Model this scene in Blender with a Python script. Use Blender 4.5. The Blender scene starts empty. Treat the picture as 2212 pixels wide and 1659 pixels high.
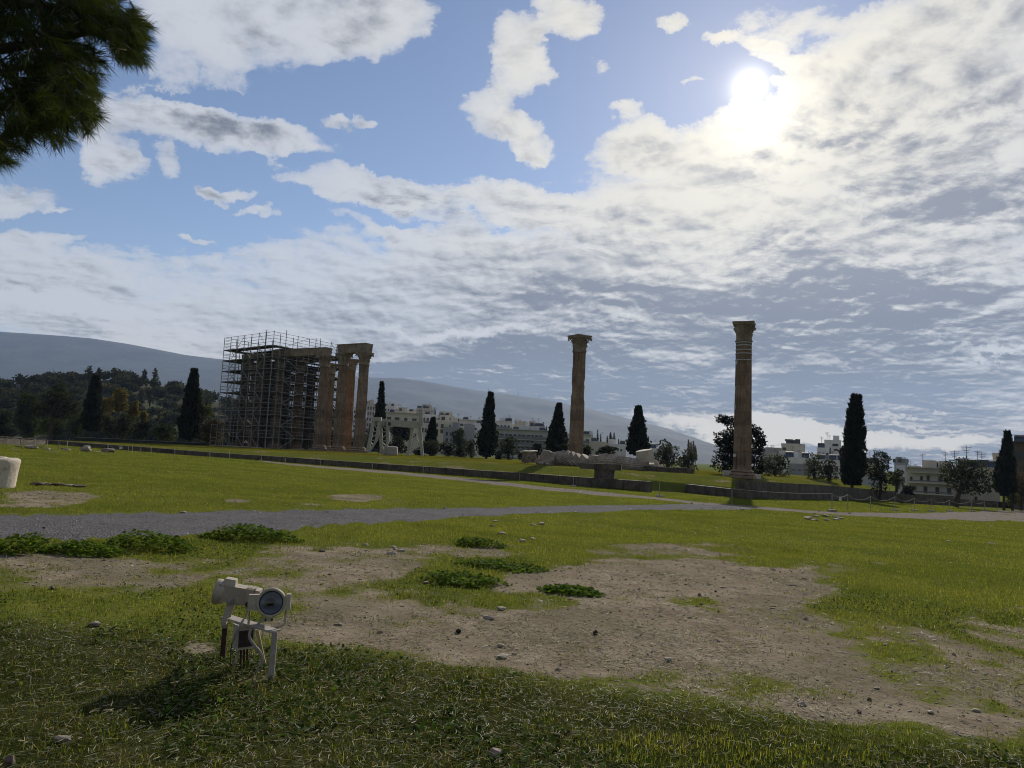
import bpy, math, random
import numpy as np
from mathutils import Vector, Matrix, noise as mnoise
R = math.radians
scene = bpy.context.scene
col = scene.collection

# ------------------------------------------------------------------ camera
FPX, CX, CY = 1534.0, 1106.0, 829.5        # focal length and centre of the photograph, measured at 2212 px width
EYE = np.array([0.0, 0.0, 1.65])
PITCH, ROLL = R(5.6), R(2.6)
fwd = np.array([0, math.cos(PITCH), math.sin(PITCH)])
r0 = np.array([1.0, 0, 0]); u0 = np.cross(r0, fwd)
cright = r0*math.cos(ROLL) + u0*math.sin(ROLL)
cup = np.cross(cright, fwd)
cam_d = bpy.data.cameras.new('camera'); cam = bpy.data.objects.new('camera', cam_d); col.objects.link(cam)
M3 = Matrix((cright, cup, -fwd)).transposed()
cam.matrix_world = Matrix.Translation(EYE.tolist()) @ M3.to_4x4()
cam_d.sensor_width = 36; cam_d.lens = 36*FPX/2212; cam_d.clip_start = 0.05; cam_d.clip_end = 60000
scene.camera = cam

def ray(u, v):
    d = fwd*FPX + cright*(u-CX) - cup*(v-CY)
    return d/np.linalg.norm(d)
def at(u, v, Y):
    """the place seen at (u, v) of the photograph, Y metres ahead"""
    d = ray(u, v)
    return EYE + d*(Y/d[1])
def project(P):
    q = np.asarray(P, float) - EYE
    w = q@fwd
    w = np.where(w < 0.05, np.nan, w)
    return CX + FPX*(q@cright)/w, CY - FPX*(q@cup)/w

# ------------------------------------------------------------------ sun, sky, exposure
SUN = ray(1620, 188)
SUN_EL = math.asin(SUN[2]); SUN_AZ = math.atan2(SUN[0], SUN[1])
sun_d = bpy.data.lights.new('sun', 'SUN'); sun_d.energy = 5.0; sun_d.angle = R(0.6); sun_d.color = (1, .92, .78)
sun = bpy.data.objects.new('sun', sun_d); col.objects.link(sun)
sun.rotation_euler = Vector((-SUN).tolist()).to_track_quat('-Z', 'Y').to_euler()
vs = scene.view_settings
vs.view_transform = 'Standard'; vs.look = 'None'; vs.gamma = 1; vs.use_curve_mapping = False
vs.exposure = 0.0
cy = scene.cycles
cy.max_bounces = 6; cy.diffuse_bounces = 3; cy.glossy_bounces = 2; cy.transmission_bounces = 4
cy.volume_bounces = 0; cy.transparent_max_bounces = 8
cy.caustics_reflective = False; cy.caustics_refractive = False
cy.sample_clamp_indirect = 4.0; cy.filter_width = 1.0

world = bpy.data.worlds.new('World'); world.cycles.sampling_method = 'MANUAL'; world.cycles.sample_map_resolution = 512; scene.world = world; world.use_nodes = True
nt = world.node_tree; nt.nodes.clear()
class NB:
    """small helper for building node graphs"""
    def __init__(s, tree): s.t = tree
    def n(s, kind, **kw):
        o = s.t.nodes.new(kind)
        for k, v in kw.items(): setattr(o, k, v)
        return o
    def put(s, sock, v):
        if isinstance(v, bpy.types.NodeSocket): s.t.links.new(v, sock)
        elif v is not None:
            if sock.type == 'RGBA' and not hasattr(v, '__len__'): v = (v, v, v, 1)
            elif sock.type == 'RGBA' and len(v) == 3: v = (*v, 1)
            sock.default_value = v
    def m(s, op, a, b=None, c=None, clamp=False):
        o = s.n('ShaderNodeMath', operation=op, use_clamp=clamp)
        for i, v in enumerate((a, b, c)): s.put(o.inputs[i], v)
        return o.outputs[0]
    def vm(s, op, a, b=None, scale=None):
        o = s.n('ShaderNodeVectorMath', operation=op); s.put(o.inputs[0], a)
        if b is not None: s.put(o.inputs[1], b)
        if scale is not None: s.put(o.inputs['Scale'], scale)
        return o.outputs['Value'] if op in ('DOT_PRODUCT', 'LENGTH', 'DISTANCE') else o.outputs[0]
    def mix(s, f, a, b, blend='MIX'):
        o = s.n('ShaderNodeMix', data_type='RGBA', blend_type=blend, clamp_factor=True)
        s.put(o.inputs['Factor'], f); s.put(o.inputs[6], a); s.put(o.inputs[7], b)
        return o.outputs[2]
    def ramp(s, x, a, b, c=0.0, d=1.0, smooth=True):
        o = s.n('ShaderNodeMapRange', interpolation_type='SMOOTHSTEP' if smooth else 'LINEAR')
        s.put(o.inputs[0], x)
        for i, v in enumerate((a, b, c, d)): s.put(o.inputs[i+1], v)
        return o.outputs[0]
    def noise(s, vec, scale, detail=4, rough=.5, lac=2.0, dist=0.0, out=0):
        o = s.n('ShaderNodeTexNoise'); s.put(o.inputs['Vector'], vec)
        for k, v in (('Scale', scale), ('Detail', detail), ('Roughness', rough), ('Lacunarity', lac), ('Distortion', dist)):
            s.put(o.inputs[k], v)
        return o.outputs[out]
    def comb(s, x, y, z):
        o = s.n('ShaderNodeCombineXYZ')
        for i, v in enumerate((x, y, z)): s.put(o.inputs[i], v)
        return o.outputs[0]
    def sep(s, v):
        o = s.n('ShaderNodeSeparateXYZ'); s.put(o.inputs[0], v); return o.outputs

def build_sky():
    w = NB(nt)
    out = w.n('ShaderNodeOutputWorld'); bg = w.n('ShaderNodeBackground')
    sky = w.n('ShaderNodeTexSky', sky_type='NISHITA', sun_disc=False)
    sky.sun_elevation = SUN_EL; sky.sun_rotation = SUN_AZ
    sky.air_density = 1.0; sky.dust_density = 0.15; sky.ozone_density = 1.5
    d = w.vm('NORMALIZE', w.n('ShaderNodeTexCoord').outputs['Generated'])
    dx, dy, dz = w.sep(d)
    fy = w.m('MAXIMUM', dy, .08)
    gx, gz = w.m('DIVIDE', dx, fy), w.m('DIVIDE', dz, fy)      # tangent-plane bearings of the southern sky
    g0 = w.comb(gx, gz, 1)
    # cloud deck: a flat layer overhead, so that cells shrink and flatten towards the horizon
    dzz = w.m('ADD', w.m('MAXIMUM', dz, -.06), .17)
    pl = w.comb(w.m('DIVIDE', dx, dzz), w.m('DIVIDE', dy, dzz), .37)
    warp = w.vm('SUBTRACT', w.noise(pl, 1.3, 3, .5, out=1), (.5, .5, .5))
    g = w.vm('ADD', g0, w.vm('MULTIPLY', warp, (.16, .09, 0)))
    warp2 = w.vm('MULTIPLY', (1, 1, 0), w.vm('SUBTRACT', w.noise(g0, 7, 8, .66, out=1), (.5, .5, .5)))
    g = w.vm('ADD', g, w.vm('SCALE', warp2, scale=.13))
    plw = w.vm('ADD', pl, w.vm('SCALE', w.vm('SUBTRACT', w.noise(pl, 3.0, 3, .5, out=1), (.5, .5, .5)), scale=.13))
    big = w.noise(plw, 1.7, 6, .55)
    med = w.noise(plw, 7.0, 8, .60)
    fine = w.noise(plw, 18.0, 6, .66)
    streak = w.noise(w.vm('MULTIPLY', plw, (.8, 1.5, 1)), 3.2, 6, .58)
    def blobs(lst, src):
        tot = 0.0
        for (cx, cyy, rx, ry, rot, wt) in lst:
            dr = ray(cx, cyy); c = (dr[0]/dr[1], dr[2]/dr[1])
            co, si = math.cos(R(-rot)), math.sin(R(-rot)); sx, sy = FPX/rx, FPX/ry
            ax = (co*sx, si*sx); ay = (-si*sy, co*sy)
            x = w.vm('DOT_PRODUCT', src, (*ax, -(ax[0]*c[0]+ax[1]*c[1])))
            y = w.vm('DOT_PRODUCT', src, (*ay, -(ay[0]*c[0]+ay[1]*c[1])))
            q = w.m('SUBTRACT', 1.0, w.m('MULTIPLY_ADD', y, y, w.m('MULTIPLY', x, x)), clamp=True)
            tot = w.m('MULTIPLY_ADD', q, wt, tot)
        return tot
    cover = blobs(CLOUDS, g)
    dark = blobs(DARKS, g)
    front = w.ramp(dy, .05, .25)
    # behind the viewer: an even broken deck
    cover = w.m('ADD', w.m('MULTIPLY', cover, front), w.m('MULTIPLY', w.m('SUBTRACT', 1.0, front), .62))
    nz = w.m('ADD', w.m('MULTIPLY', w.m('SUBTRACT', big, .5), .9), w.m('MULTIPLY', w.m('SUBTRACT', med, .5), 1.25))
    nz = w.m('ADD', nz, w.m('MULTIPLY', w.m('SUBTRACT', fine, .5), .95))
    dens = w.m('ADD', cover, w.m('MULTIPLY', nz, w.m('MINIMUM', w.m('ADD', w.m('MULTIPLY', cover, 2.2), .22), 1.15)))
    alpha = w.m('SUBTRACT', 1.0, w.m('POWER', 2.718, w.m('MULTIPLY', w.m('POWER', w.m('MAXIMUM', w.m('SUBTRACT', dens, .16), 0.0), 1.35), -2.6)))
    alpha = w.m('MULTIPLY', alpha, w.ramp(w.m('ADD', w.m('ADD', w.m('MULTIPLY', fine, .8), w.m('MULTIPLY', med, .4)), w.m('MULTIPLY', alpha, .95)), .56, 1.10))      # frayed edges
    alpha = w.m('MULTIPLY', alpha, .97)
    # angular distance to the sun
    cosun = w.vm('DOT_PRODUCT', d, tuple(SUN.tolist()))
    ang = w.m('ARCCOSINE', w.m('MINIMUM', cosun, .99999))
    near = w.ramp(ang, .62, .0)
    # cloud light: bright thin edges, grey thick bellies
    sp = SUN/(SUN[2]+.17)
    tos = w.vm('SUBTRACT', (sp[0], sp[1], .37), plw)
    med2 = w.noise(w.vm('ADD', plw, w.vm('SCALE', w.vm('NORMALIZE', tos), scale=.038)), 7.0, 8, .60)      # relief: what stands between a cell and the sun
    rel = w.m('MULTIPLY', w.m('SUBTRACT', med2, med), 1.8)
    cell = w.m('ADD', w.m('ADD', w.m('SUBTRACT', .5, med), rel), w.m('MULTIPLY', w.m('SUBTRACT', .5, streak), 1.1))
    cell = w.m('ADD', cell, w.m('MULTIPLY', w.m('SUBTRACT', .5, fine), .35))
    shade = w.m('ADD', w.m('MULTIPLY', w.ramp(dens, .5, 2.0), .30), w.m('MULTIPLY', w.m('MINIMUM', dark, 1.25), .58))
    lowk = w.ramp(gz, .05, .36, .45, 1.0)
    broad = w.m('MULTIPLY', w.m('SUBTRACT', .5, w.noise(w.vm('MULTIPLY', plw, (.5, .8, 1)), 1.1, 4, .5)), w.ramp(gz, .05, .40, 1.7, .5))
    shade = w.m('ADD', shade, w.m('ADD', broad, w.m('MULTIPLY', lowk, w.m('MULTIPLY', cell, w.m('ADD', .9, w.m('MULTIPLY', dark, 1.1))))))
    shade = w.ramp(shade, -.02, 1.0)
    bright = w.mix(near, (.62, .64, .68, 1), (.96, .90, .76, 1))
    bright = w.mix(w.ramp(gz, .20, .02, 0, .8), bright, (.84, .73, .54, 1))
    grey = w.mix(w.ramp(ang, .75, .1), (.150, .168, .210, 1), (.31, .32, .36, 1))
    grey = w.mix(w.ramp(gz, .34, .10), grey, (.105, .115, .140, 1))
    cloudc = w.mix(shade, bright, grey)
    # the air: Nishita, strengthened a little in blue towards the zenith
    skyc = w.vm('SCALE', sky.outputs[0], scale=SKY_STRENGTH)
    skyc = w.vm('MULTIPLY', skyc, (1.38, 1.36, 1.46))
    base = w.mix(alpha, skyc, cloudc)
    # aureole of the veiled sun
    gl = w.m('ADD', w.m('MULTIPLY', w.m('POWER', 2.718, w.m('MULTIPLY', ang, -1/.0085)), 5.0),
             w.m('MULTIPLY', w.m('POWER', 2.718, w.m('MULTIPLY', ang, -1/.060)), .24))
    s2 = ray(1645, 246); ang2 = w.m('ARCCOSINE', w.m('MINIMUM', w.vm('DOT_PRODUCT', d, tuple(s2.tolist())), .99999))
    veil = w.m('MULTIPLY', alpha, w.m('ADD', .45, med))
    gl = w.m('ADD', gl, w.m('MULTIPLY', veil, w.m('MULTIPLY', w.m('POWER', 2.718, w.m('MULTIPLY', ang2, -1/.028)), 1.3)))
    glow = w.mix(1.0, (1.0, .92, .74, 1), gl, 'MULTIPLY')
    tot = w.vm('ADD', base, glow)
    tot = w.vm('SCALE', tot, scale=w.ramp(dy, -.35, .25, BACK, 1.0))      # the northern sky, away from the sun, is dimmer
    # ground half of the sphere: dim
    tot = w.mix(w.ramp(dz, -.02, -.10), tot, (.10, .10, .09, 1))
    w.put(bg.inputs['Color'], w.vm('SCALE', tot, scale=1/SKY_STRENGTH)); bg.inputs['Strength'].default_value = SKY_STRENGTH
    nt.links.new(bg.outputs[0], out.inputs[0])
SKY_STRENGTH = 0.065; BACK = .55
# clouds seen to the south: photo px (x, y, rx, ry, clockwise tilt, weight)
CLOUDS = [
 (600, 0, 430, 150, 4, 1.5), (430, 90, 190, 85, 25, 0.9), (810, 50, 170, 90, -25, 0.9), (360, 150, 80, 50, 40, 0.68), (600, 188, 380, 26, -6, -1.3), (640, 350, 200, 26, 18, -0.7), (870, 330, 140, 60, 10, -0.6),
 (430, 256, 270, 72, 8, 1.5), (590, 285, 190, 45, 12, 0.9), (235, 285, 70, 110, -30, 1.08), (250, 350, 90, 45, 30, 0.88), (365, 345, 60, 42, 35, 0.94),
 (735, 270, 45, 22, 10, 1.01), (785, 260, 36, 18, 10, 0.94), (612, 338, 48, 18, 35, 1.08), (660, 312, 40, 14, 0, 0.81),
 (1125, 70, 75, 90, 15, 1.2), (1135, 150, 70, 90, 15, 1.35), (1075, 235, 95, 70, 20, 1.3), (1125, 290, 75, 70, -10, 1.49), (1120, 335, 50, 40, 0, 1.08), (1180, 45, 40, 25, -30, 0.81),
 (1265, 10, 110, 70, 10, 1.49), (1475, 45, 50, 28, 0, 1.08), (1312, 130, 34, 22, 20, 0.94), (1325, 230, 60, 26, 0, 0.94), (1500, 165, 30, 14, 0, 0.68),
 (1580, 78, 75, 22, 0, 1.08), (1680, 90, 60, 24, -10, 0.94), (1740, 40, 190, 60, -6, 0.75), (1750, 130, 120, 40, 10, 1.01), (1790, 170, 120, 45, -10, 1.08),
 (2000, 60, 330, 110, -22, 1.1), (2160, 30, 190, 100, 0, 1), (2050, 190, 420, 190, -20, 1.6), (2120, 380, 420, 300, 0, 1.6), (1850, 300, 330, 150, -12, 1.5),
 (1650, 262, 210, 60, -4, 1.2), (1560, 300, 200, 70, -10, 0.9), (1330, 300, 110, 65, -10, 1.35), (1380, 330, 110, 40, 0, 0.94), (1620, 420, 480, 190, -8, 1.7), (1350, 460, 300, 100, -8, 0.8),
 (1000, 425, 420, 50, 7, 0.95), (800, 400, 200, 45, 10, 0.95), (930, 470, 220, 40, 22, 0.8), (1150, 440, 220, 60, 0, 0.9), (870, 520, 160, 26, 28, 0.8), (960, 545, 200, 40, 15, 0.7),
 (1500, 560, 700, 150, 0, 1.1), (1900, 600, 700, 220, 0, 1.5), (1100, 620, 600, 120, 3, 1.3), (760, 600, 330, 70, 0, 0.6), (400, 640, 560, 90, 2, 0.85), (90, 600, 260, 45, 4, 0.85),
 (100, 680, 330, 105, 12, 1.5), (330, 720, 420, 80, 8, 0.9), (700, 720, 520, 100, 0, 1.1), (1100, 760, 900, 170, 0, 1.7), (1800, 800, 900, 260, 0, 1.9), (1150, 900, 900, 120, 4, 1.3), (2000, 950, 700, 130, 3, 1.6), (1100, 1010, 1900, 110, 2.6, 1), (1700, 960, 600, 100, 3, 1),
 (515, 408, 110, 22, 2, 1.01), (480, 405, 50, 22, -20, 0.81), (610, 458, 75, 14, 4, 0.94), (30, 420, 110, 50, -10, 1.22), (125, 440, 40, 10, 0, 0.81), (40, 535, 120, 42, 6, 1.35), (165, 540, 50, 16, 0, 0.68), (465, 530, 55, 14, 4, 0.94),
 (1850, 452, 170, 34, 4, -1.6), (1530, 455, 80, 16, 0, -0.9), (2200, 520, 70, 40, -20, -0.8), (1230, 505, 130, 20, 5, -0.7), (1500, 260, 90, 40, 0, -0.3), (1930, 145, 90, 24, -25, -0.9),
]
DARKS = [(1750, 930, 420, 46, 2, -1.1), 
 (1700, 915, 260, 20, 2, -1.5), (1500, 928, 170, 22, 3, -1.2), (1960, 893, 150, 9, 2, -1.2), (2040, 950, 190, 30, 3, -1.4), (1840, 955, 240, 24, 3, -1.3), (1800, 790, 130, 20, 6, -.9), (1640, 770, 70, 30, 0, -.7), (1290, 795, 120, 12, 3, -.9), (1420, 840, 200, 16, 2, -.7), (2130, 735, 110, 10, 2, -.8), (1000, 700, 260, 16, 3, -.7), (820, 755, 160, 14, 3, -.6), (1350, 690, 160, 22, 4, -.6), (1700, 880, 160, 8, 2, -.8), (90, 660, 220, 34, 12, -.6), 
 (2090, 430, 300, 95, -6, .85), (2150, 260, 220, 110, -20, .45), (1870, 290, 260, 80, -5, .45), (1760, 330, 180, 60, -8, .30), (1700, 540, 120, 50, 5, .5),
 (1800, 650, 480, 110, 0, .55), (1500, 690, 600, 110, 0, .50), (2050, 760, 500, 260, 0, .80), (1250, 640, 300, 60, 0, .30), (1500, 820, 700, 120, 0, .55),
 (1000, 830, 500, 120, 0, .55), (700, 270, 200, 50, 10, .15), (430, 245, 220, 45, 8, .38), (920, 440, 170, 32, 14, .5), (600, 60, 330, 70, 0, .18),
 (1500, 900, 1100, 130, 2, .75), (700, 840, 700, 120, 2, .5), (2000, 1000, 700, 90, 2, .5), (100, 900, 600, 120, 0, .6),
 (120, 735, 300, 50, 4, .55), (1180, 770, 400, 80, 0, .35), (2100, 1000, 300, 80, 0, .5), (1900, 880, 320, 60, 0, .3),
]
build_sky()

# ------------------------------------------------------------------ mesh helpers
class Geo:
    def __init__(s): s.v = []; s.f = []; s.c = []; s.nv = 0
    def add(s, v, f, colour=None):
        v = np.asarray(v, float).reshape(-1, 3); f = np.asarray(f, np.int64)
        s.v.append(v); s.f.append(f + s.nv); s.nv += len(v)
        if colour is not None: s.c.append(np.broadcast_to(np.asarray(colour, float), (len(v), 3)))
        return s
    def box(s, c, size, rz=0, M=None, taper=1.0):
        hx, hy, hz = [q/2 for q in size]
        v = np.array([[-hx, -hy, -hz], [hx, -hy, -hz], [hx, hy, -hz], [-hx, hy, -hz],
                      [-hx*taper, -hy*taper, hz], [hx*taper, -hy*taper, hz], [hx*taper, hy*taper, hz], [-hx*taper, hy*taper, hz]])
        if M is not None: v = v@np.asarray(M).T
        if rz: c_, s_ = math.cos(rz), math.sin(rz); v = v@np.array([[c_, -s_, 0], [s_, c_, 0], [0, 0, 1]]).T
        f = [[0, 3, 2, 1], [4, 5, 6, 7], [0, 1, 5, 4], [1, 2, 6, 5], [2, 3, 7, 6], [3, 0, 4, 7]]
        return s.add(v + np.asarray(c, float), f)
    def box2(s, lo, hi): return s.box([(a+b)/2 for a, b in zip(lo, hi)], [b-a for a, b in zip(lo, hi)])
    def bar(s, p0, p1, w, h=None, up=(0, 0, 1)):
        p0, p1 = np.asarray(p0, float), np.asarray(p1, float); d = p1-p0; L = np.linalg.norm(d); d = d/L
        up = np.asarray(up, float)
        if abs(d@up) > .98: up = np.array([0, 1.0, 0])
        x = np.cross(up, d); x /= np.linalg.norm(x); y = np.cross(d, x)
        return s.box((p0+p1)/2, (w, h or w, L), M=np.stack([x, y, d], 1))
    def tube(s, pts, r, n=6, caps=True):
        pts = np.asarray(pts, float); m = len(pts); r = np.broadcast_to(np.asarray(r, float), (m,))
        t = np.gradient(pts, axis=0); t /= np.linalg.norm(t, axis=1)[:, None]
        ref = np.array([0, 0, 1.0]) if abs(t[:, 2]).mean() < .8 else np.array([1.0, 0, 0])
        x = np.cross(ref, t); x /= np.linalg.norm(x, axis=1)[:, None] + 1e-9; y = np.cross(t, x)
        a = np.arange(n)*2*math.pi/n
        v = pts[:, None] + r[:, None, None]*(np.cos(a)[None, :, None]*x[:, None] + np.sin(a)[None, :, None]*y[:, None])
        i = np.arange(m-1)[:, None]*n; j = np.arange(n)[None]; k = (j+1) % n
        f = np.stack([i+j, i+k, i+n+k, i+n+j], -1).reshape(-1, 4)
        b = s.nv; s.add(v.reshape(-1, 3), f)
        if caps and n in (4,):
            s.f.append(np.array([[3, 2, 1, 0]])+b); s.f.append(np.array([[0, 1, 2, 3]])+b+(m-1)*n)
        elif caps:
            s.add(np.array([pts[0], pts[-1]]), np.zeros((0, 3), int)); e = s.nv-2
            j = np.arange(n); k = (j+1) % n
            s.f.append(np.stack([np.full(n, e), b+k, b+j], -1)); s.f.append(np.stack([np.full(n, e+1), b+(m-1)*n+j, b+(m-1)*n+k], -1))
        return s
    def lathe(s, prof, n=32, c=(0, 0, 0), rmod=None, cap=True):
        prof = np.asarray(prof, float); m = len(prof); a = np.arange(n)*2*math.pi/n
        rr = prof[:, 0][:, None]*np.ones(n)[None]
        if rmod is not None: rr = rr*rmod(a[None], prof[:, 1][:, None])
        v = np.stack([rr*np.cos(a), rr*np.sin(a), prof[:, 1][:, None]*np.ones(n)], -1) + np.asarray(c, float)
        i = np.arange(m-1)[:, None]*n; j = np.arange(n)[None]; k = (j+1) % n
        f = np.stack([i+j, i+k, i+n+k, i+n+j], -1).reshape(-1, 4)
        b = s.nv; s.add(v.reshape(-1, 3), f)
        if cap:
            s.add([[c[0], c[1], c[2]+prof[0, 1]], [c[0], c[1], c[2]+prof[-1, 1]]], np.zeros((0, 3), int)); e = s.nv-2
            j = np.arange(n); k = (j+1) % n
            s.f.append(np.stack([np.full(n, e), b+k, b+j], -1)); s.f.append(np.stack([np.full(n, e+1), b+(m-1)*n+j, b+(m-1)*n+k], -1))
        return s
    def xf(s, M, T=(0, 0, 0), start=0):
        M = np.asarray(M, float)
        s.v = [(v@M.T + np.asarray(T, float)) for v in s.v]; return s
    def warp(s, amp, freq, seed=0.0):
        out = []
        for v in s.v:
            w = np.array([mnoise.noise_vector(Vector((p*freq + seed).tolist())) for p in v]) if len(v) else v
            out.append(v + amp*w if len(v) else v)
        s.v = out; return s
    def build(s, name, mat=None, parent=None, smooth=False, loc=None, rotz=0):
        me = bpy.data.meshes.new(name)
        V = np.concatenate(s.v) if s.v else np.zeros((0, 3))
        fl = [f for f in s.f if f.size]
        counts = np.concatenate([np.full(len(f), f.shape[1]) for f in fl]); idx = np.concatenate([f.ravel() for f in fl])
        me.vertices.add(len(V)); me.vertices.foreach_set('co', V.astype(np.float32).ravel())
        me.loops.add(len(idx)); me.loops.foreach_set('vertex_index', idx.astype(np.int32))
        me.polygons.add(len(counts)); me.polygons.foreach_set('loop_start', (np.cumsum(counts)-counts).astype(np.int32))
        me.polygons.foreach_set('use_smooth', np.full(len(counts), bool(smooth)))
        me.update(calc_edges=True)
        if s.c:
            C = np.concatenate(s.c)
            if len(C) == len(V):
                a = me.color_attributes.new('tint', 'FLOAT_COLOR', 'POINT')
                a.data.foreach_set('color', np.concatenate([C, np.ones((len(C), 1))], 1).astype(np.float32).ravel())
        o = bpy.data.objects.new(name, me); col.objects.link(o)
        if mat: me.materials.append(mat)
        if parent is not None: o.parent = parent
        if loc is not None: o.location = [float(q) for q in loc]
        if rotz: o.rotation_euler[2] = rotz
        return o

def tag(o, label=None, cat=None, group=None, kind=None):
    for k, v in (('label', label), ('category', cat), ('group', group), ('kind', kind)):
        if v: o[k] = v
    return o
def thing(name, label, cat, loc=(0, 0, 0), rotz=0, group=None):
    o = bpy.data.objects.new(name, None); col.objects.link(o); o.empty_display_size = .2
    o.location = [float(q) for q in loc]; o.rotation_euler[2] = rotz
    return tag(o, label, cat, group)
def dup(root, loc, rotz=0, label=None, group=None):
    def cp(o, p):
        c = o.copy(); col.objects.link(c)
        if p is not None: c.parent = p
        for ch in list(o.children): cp(ch, c)
        return c
    r = cp(root, None); r.location = [float(q) for q in loc]; r.rotation_euler[2] = rotz
    tag(r, label, None, group); return r
def rotm(rx=0, ry=0, rz=0):
    from mathutils import Euler
    return np.array(Euler((rx, ry, rz)).to_matrix())
def smooth(a, b, x):
    t = np.clip((x-a)/(b-a), 0, 1); return t*t*(3-2*t)

# ------------------------------------------------------------------ materials
MATS = {}
def mat(name, c, rough=.8, var=.25, scale=3.0, c2=None, bump=0.0, bscale=None, metal=0.0, coord='Object', stretch=None, spec=.3,
        attr=False, trans=0.0, hue=None):
    """procedural surface: base colour broken up by two noises, optional second colour, bump and translucency"""
    if name in MATS: return MATS[name]
    m = bpy.data.materials.new(name); m.use_nodes = True; t = m.node_tree; t.nodes.clear(); w = NB(t)
    out = w.n('ShaderNodeOutputMaterial'); b = w.n('ShaderNodeBsdfPrincipled')
    vec = w.n('ShaderNodeTexCoord').outputs[coord]
    if stretch: vec = w.vm('MULTIPLY', vec, stretch)
    n1 = w.noise(vec, scale, 6, .6); n2 = w.noise(vec, scale*5.3, 4, .6)
    f = w.ramp(w.m('ADD', w.m('MULTIPLY', n1, .65), w.m('MULTIPLY', n2, .35)), .32, .68)
    if attr:
        src = w.n('ShaderNodeAttribute', attribute_name='tint').outputs['Color']
        ca = w.vm('SCALE', src, scale=1-var); cb = w.vm('SCALE', src, scale=1+var)
    else:
        ca = tuple(q*(1-var) for q in c); cb = tuple(min(1, q*(1+var)) for q in (c2 or c))
    cc = w.mix(f, ca, cb)
    w.put(b.inputs['Base Color'], cc); b.inputs['Roughness'].default_value = rough; b.inputs['Metallic'].default_value = metal
    b.inputs['Specular IOR Level'].default_value = spec
    if bump:
        bp = w.n('ShaderNodeBump'); bp.inputs['Strength'].default_value = bump; bp.inputs['Distance'].default_value = .05
        w.put(bp.inputs['Height'], w.noise(vec, bscale or scale*4, 6, .65)); t.links.new(bp.outputs[0], b.inputs['Normal'])
    sh = b.outputs[0]
    if trans:
        tr = w.n('ShaderNodeBsdfTranslucent')
        w.put(tr.inputs[0], w.vm('MULTIPLY', cc, (1.5, 1.5, .7)))
        mx = w.n('ShaderNodeMixShader'); mx.inputs[0].default_value = trans
        t.links.new(sh, mx.inputs[1]); t.links.new(tr.outputs[0], mx.inputs[2]); sh = mx.outputs[0]
    t.links.new(sh, out.inputs[0]); MATS[name] = m
    return m

# ------------------------------------------------------------------ terrain
WALL = [(-70, 82.5), (-51.4, 79.8), (-30.5, 76.5), (1.2, 70.2), (12.2, 62.0)]          # foot of the retaining wall, main run
WALL2 = [(17.2, 69.5), (21.0, 62.9), (37.0, 82.0), (58.4, 107)]                        # the right-hand runs, foot line
EDGE = np.array(WALL + [(14.6, 66.5)] + WALL2 + [(64, 122), (72, 170)])
def edge_sd(x, y):
    """signed distance to the platform's edge, positive on the platform side"""
    P = np.stack([x, y], -1); best = np.full(x.shape, 1e9); sg = np.ones(x.shape); pb = np.zeros(x.shape)
    E = np.concatenate([[(-170, 100)], EDGE])
    for a, b in zip(E[:-1], E[1:]):
        d = b-a; L = d@d; t = np.clip(((P-a)@d)/L, 0, 1); q = a + t[..., None]*d
        dist = np.hypot(P[..., 0]-q[..., 0], P[..., 1]-q[..., 1])
        cr = d[0]*(P[..., 1]-a[1]) - d[1]*(P[..., 0]-a[0])
        pr = np.abs(cr)/math.sqrt(L); m = (dist < best-1e-7) | ((np.abs(dist-best) < 1e-7) & (pr > pb)); best = np.where(m, dist, best); sg = np.where(m, np.sign(cr), sg); pb = np.where(m, pr, pb)
    return best*sg
def vnoise(x, y, f, seed=0):
    """cheap value noise on arrays"""
    x = np.asarray(x)*f + seed*17.3; y = np.asarray(y)*f - seed*9.1
    xi, yi = np.floor(x).astype(np.int64), np.floor(y).astype(np.int64); fx, fy = x-xi, y-yi
    fx, fy = fx*fx*(3-2*fx), fy*fy*(3-2*fy)
    def h(a, b):
        n = (a*374761393 + b*668265263 + seed*1442695041) & 0x7fffffff
        n = ((n ^ (n >> 13))*1274126177) & 0x7fffffff
        return ((n ^ (n >> 16)) & 0xffff)/65535.0
    return (h(xi, yi)*(1-fx)+h(xi+1, yi)*fx)*(1-fy) + (h(xi, yi+1)*(1-fx)+h(xi+1, yi+1)*fx)*fy
def fbm(x, y, f, o=4, seed=0):
    s = 0; a = .5; t = 0
    for i in range(o): s = s + a*vnoise(x, y, f*2**i, seed+i); t += a; a *= .5
    return s/t
def low(x, y):
    xx = np.clip(x, -70, 90); yy = np.clip(y, -20, 130)
    z = -.0266*xx - .0129*yy
    z = z + .06*(fbm(x, y, .22, 3, 5)-.5) + .02*(fbm(x, y, 1.3, 2, 8)-.5)*(np.hypot(x, y) < 40)
    far = smooth(150, 260, np.hypot(x, y))
    return z*(1-far) + far*(-5.0)
def plat(x, y):
    """top of the temple platform: about level, shelving to the right and beyond the columns"""
    z = .62 - .0085*np.maximum(x+10, 0) - .0012*np.maximum(x-10, 0)**1.2
    z = z + .10*(fbm(x, y, .09, 3, 3)-.5)
    return z
def H(x, y):
    x = np.asarray(x, float); y = np.asarray(y, float)
    sd = edge_sd(x, y); lo = low(x, y); hi = plat(x, y)
    wt = lo + np.clip(hi-lo-.35, .25, 2.2)*.62
    up = wt + (hi-wt)*smooth(0, 8, sd)
    gap = np.exp(-((x-14.7)**2+(y-66.3)**2)/7.0)
    z = lo + (up-lo)*smooth(.20, .75, sd/(1+7*gap))
    drop = smooth(0, 28, y-(158+.15*x)) * smooth(60, 100, y)
    drop = np.maximum(drop, smooth(-62, -90, x)*smooth(0, 6, sd))
    return z*(1-drop) + (-4.0)*drop
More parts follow.
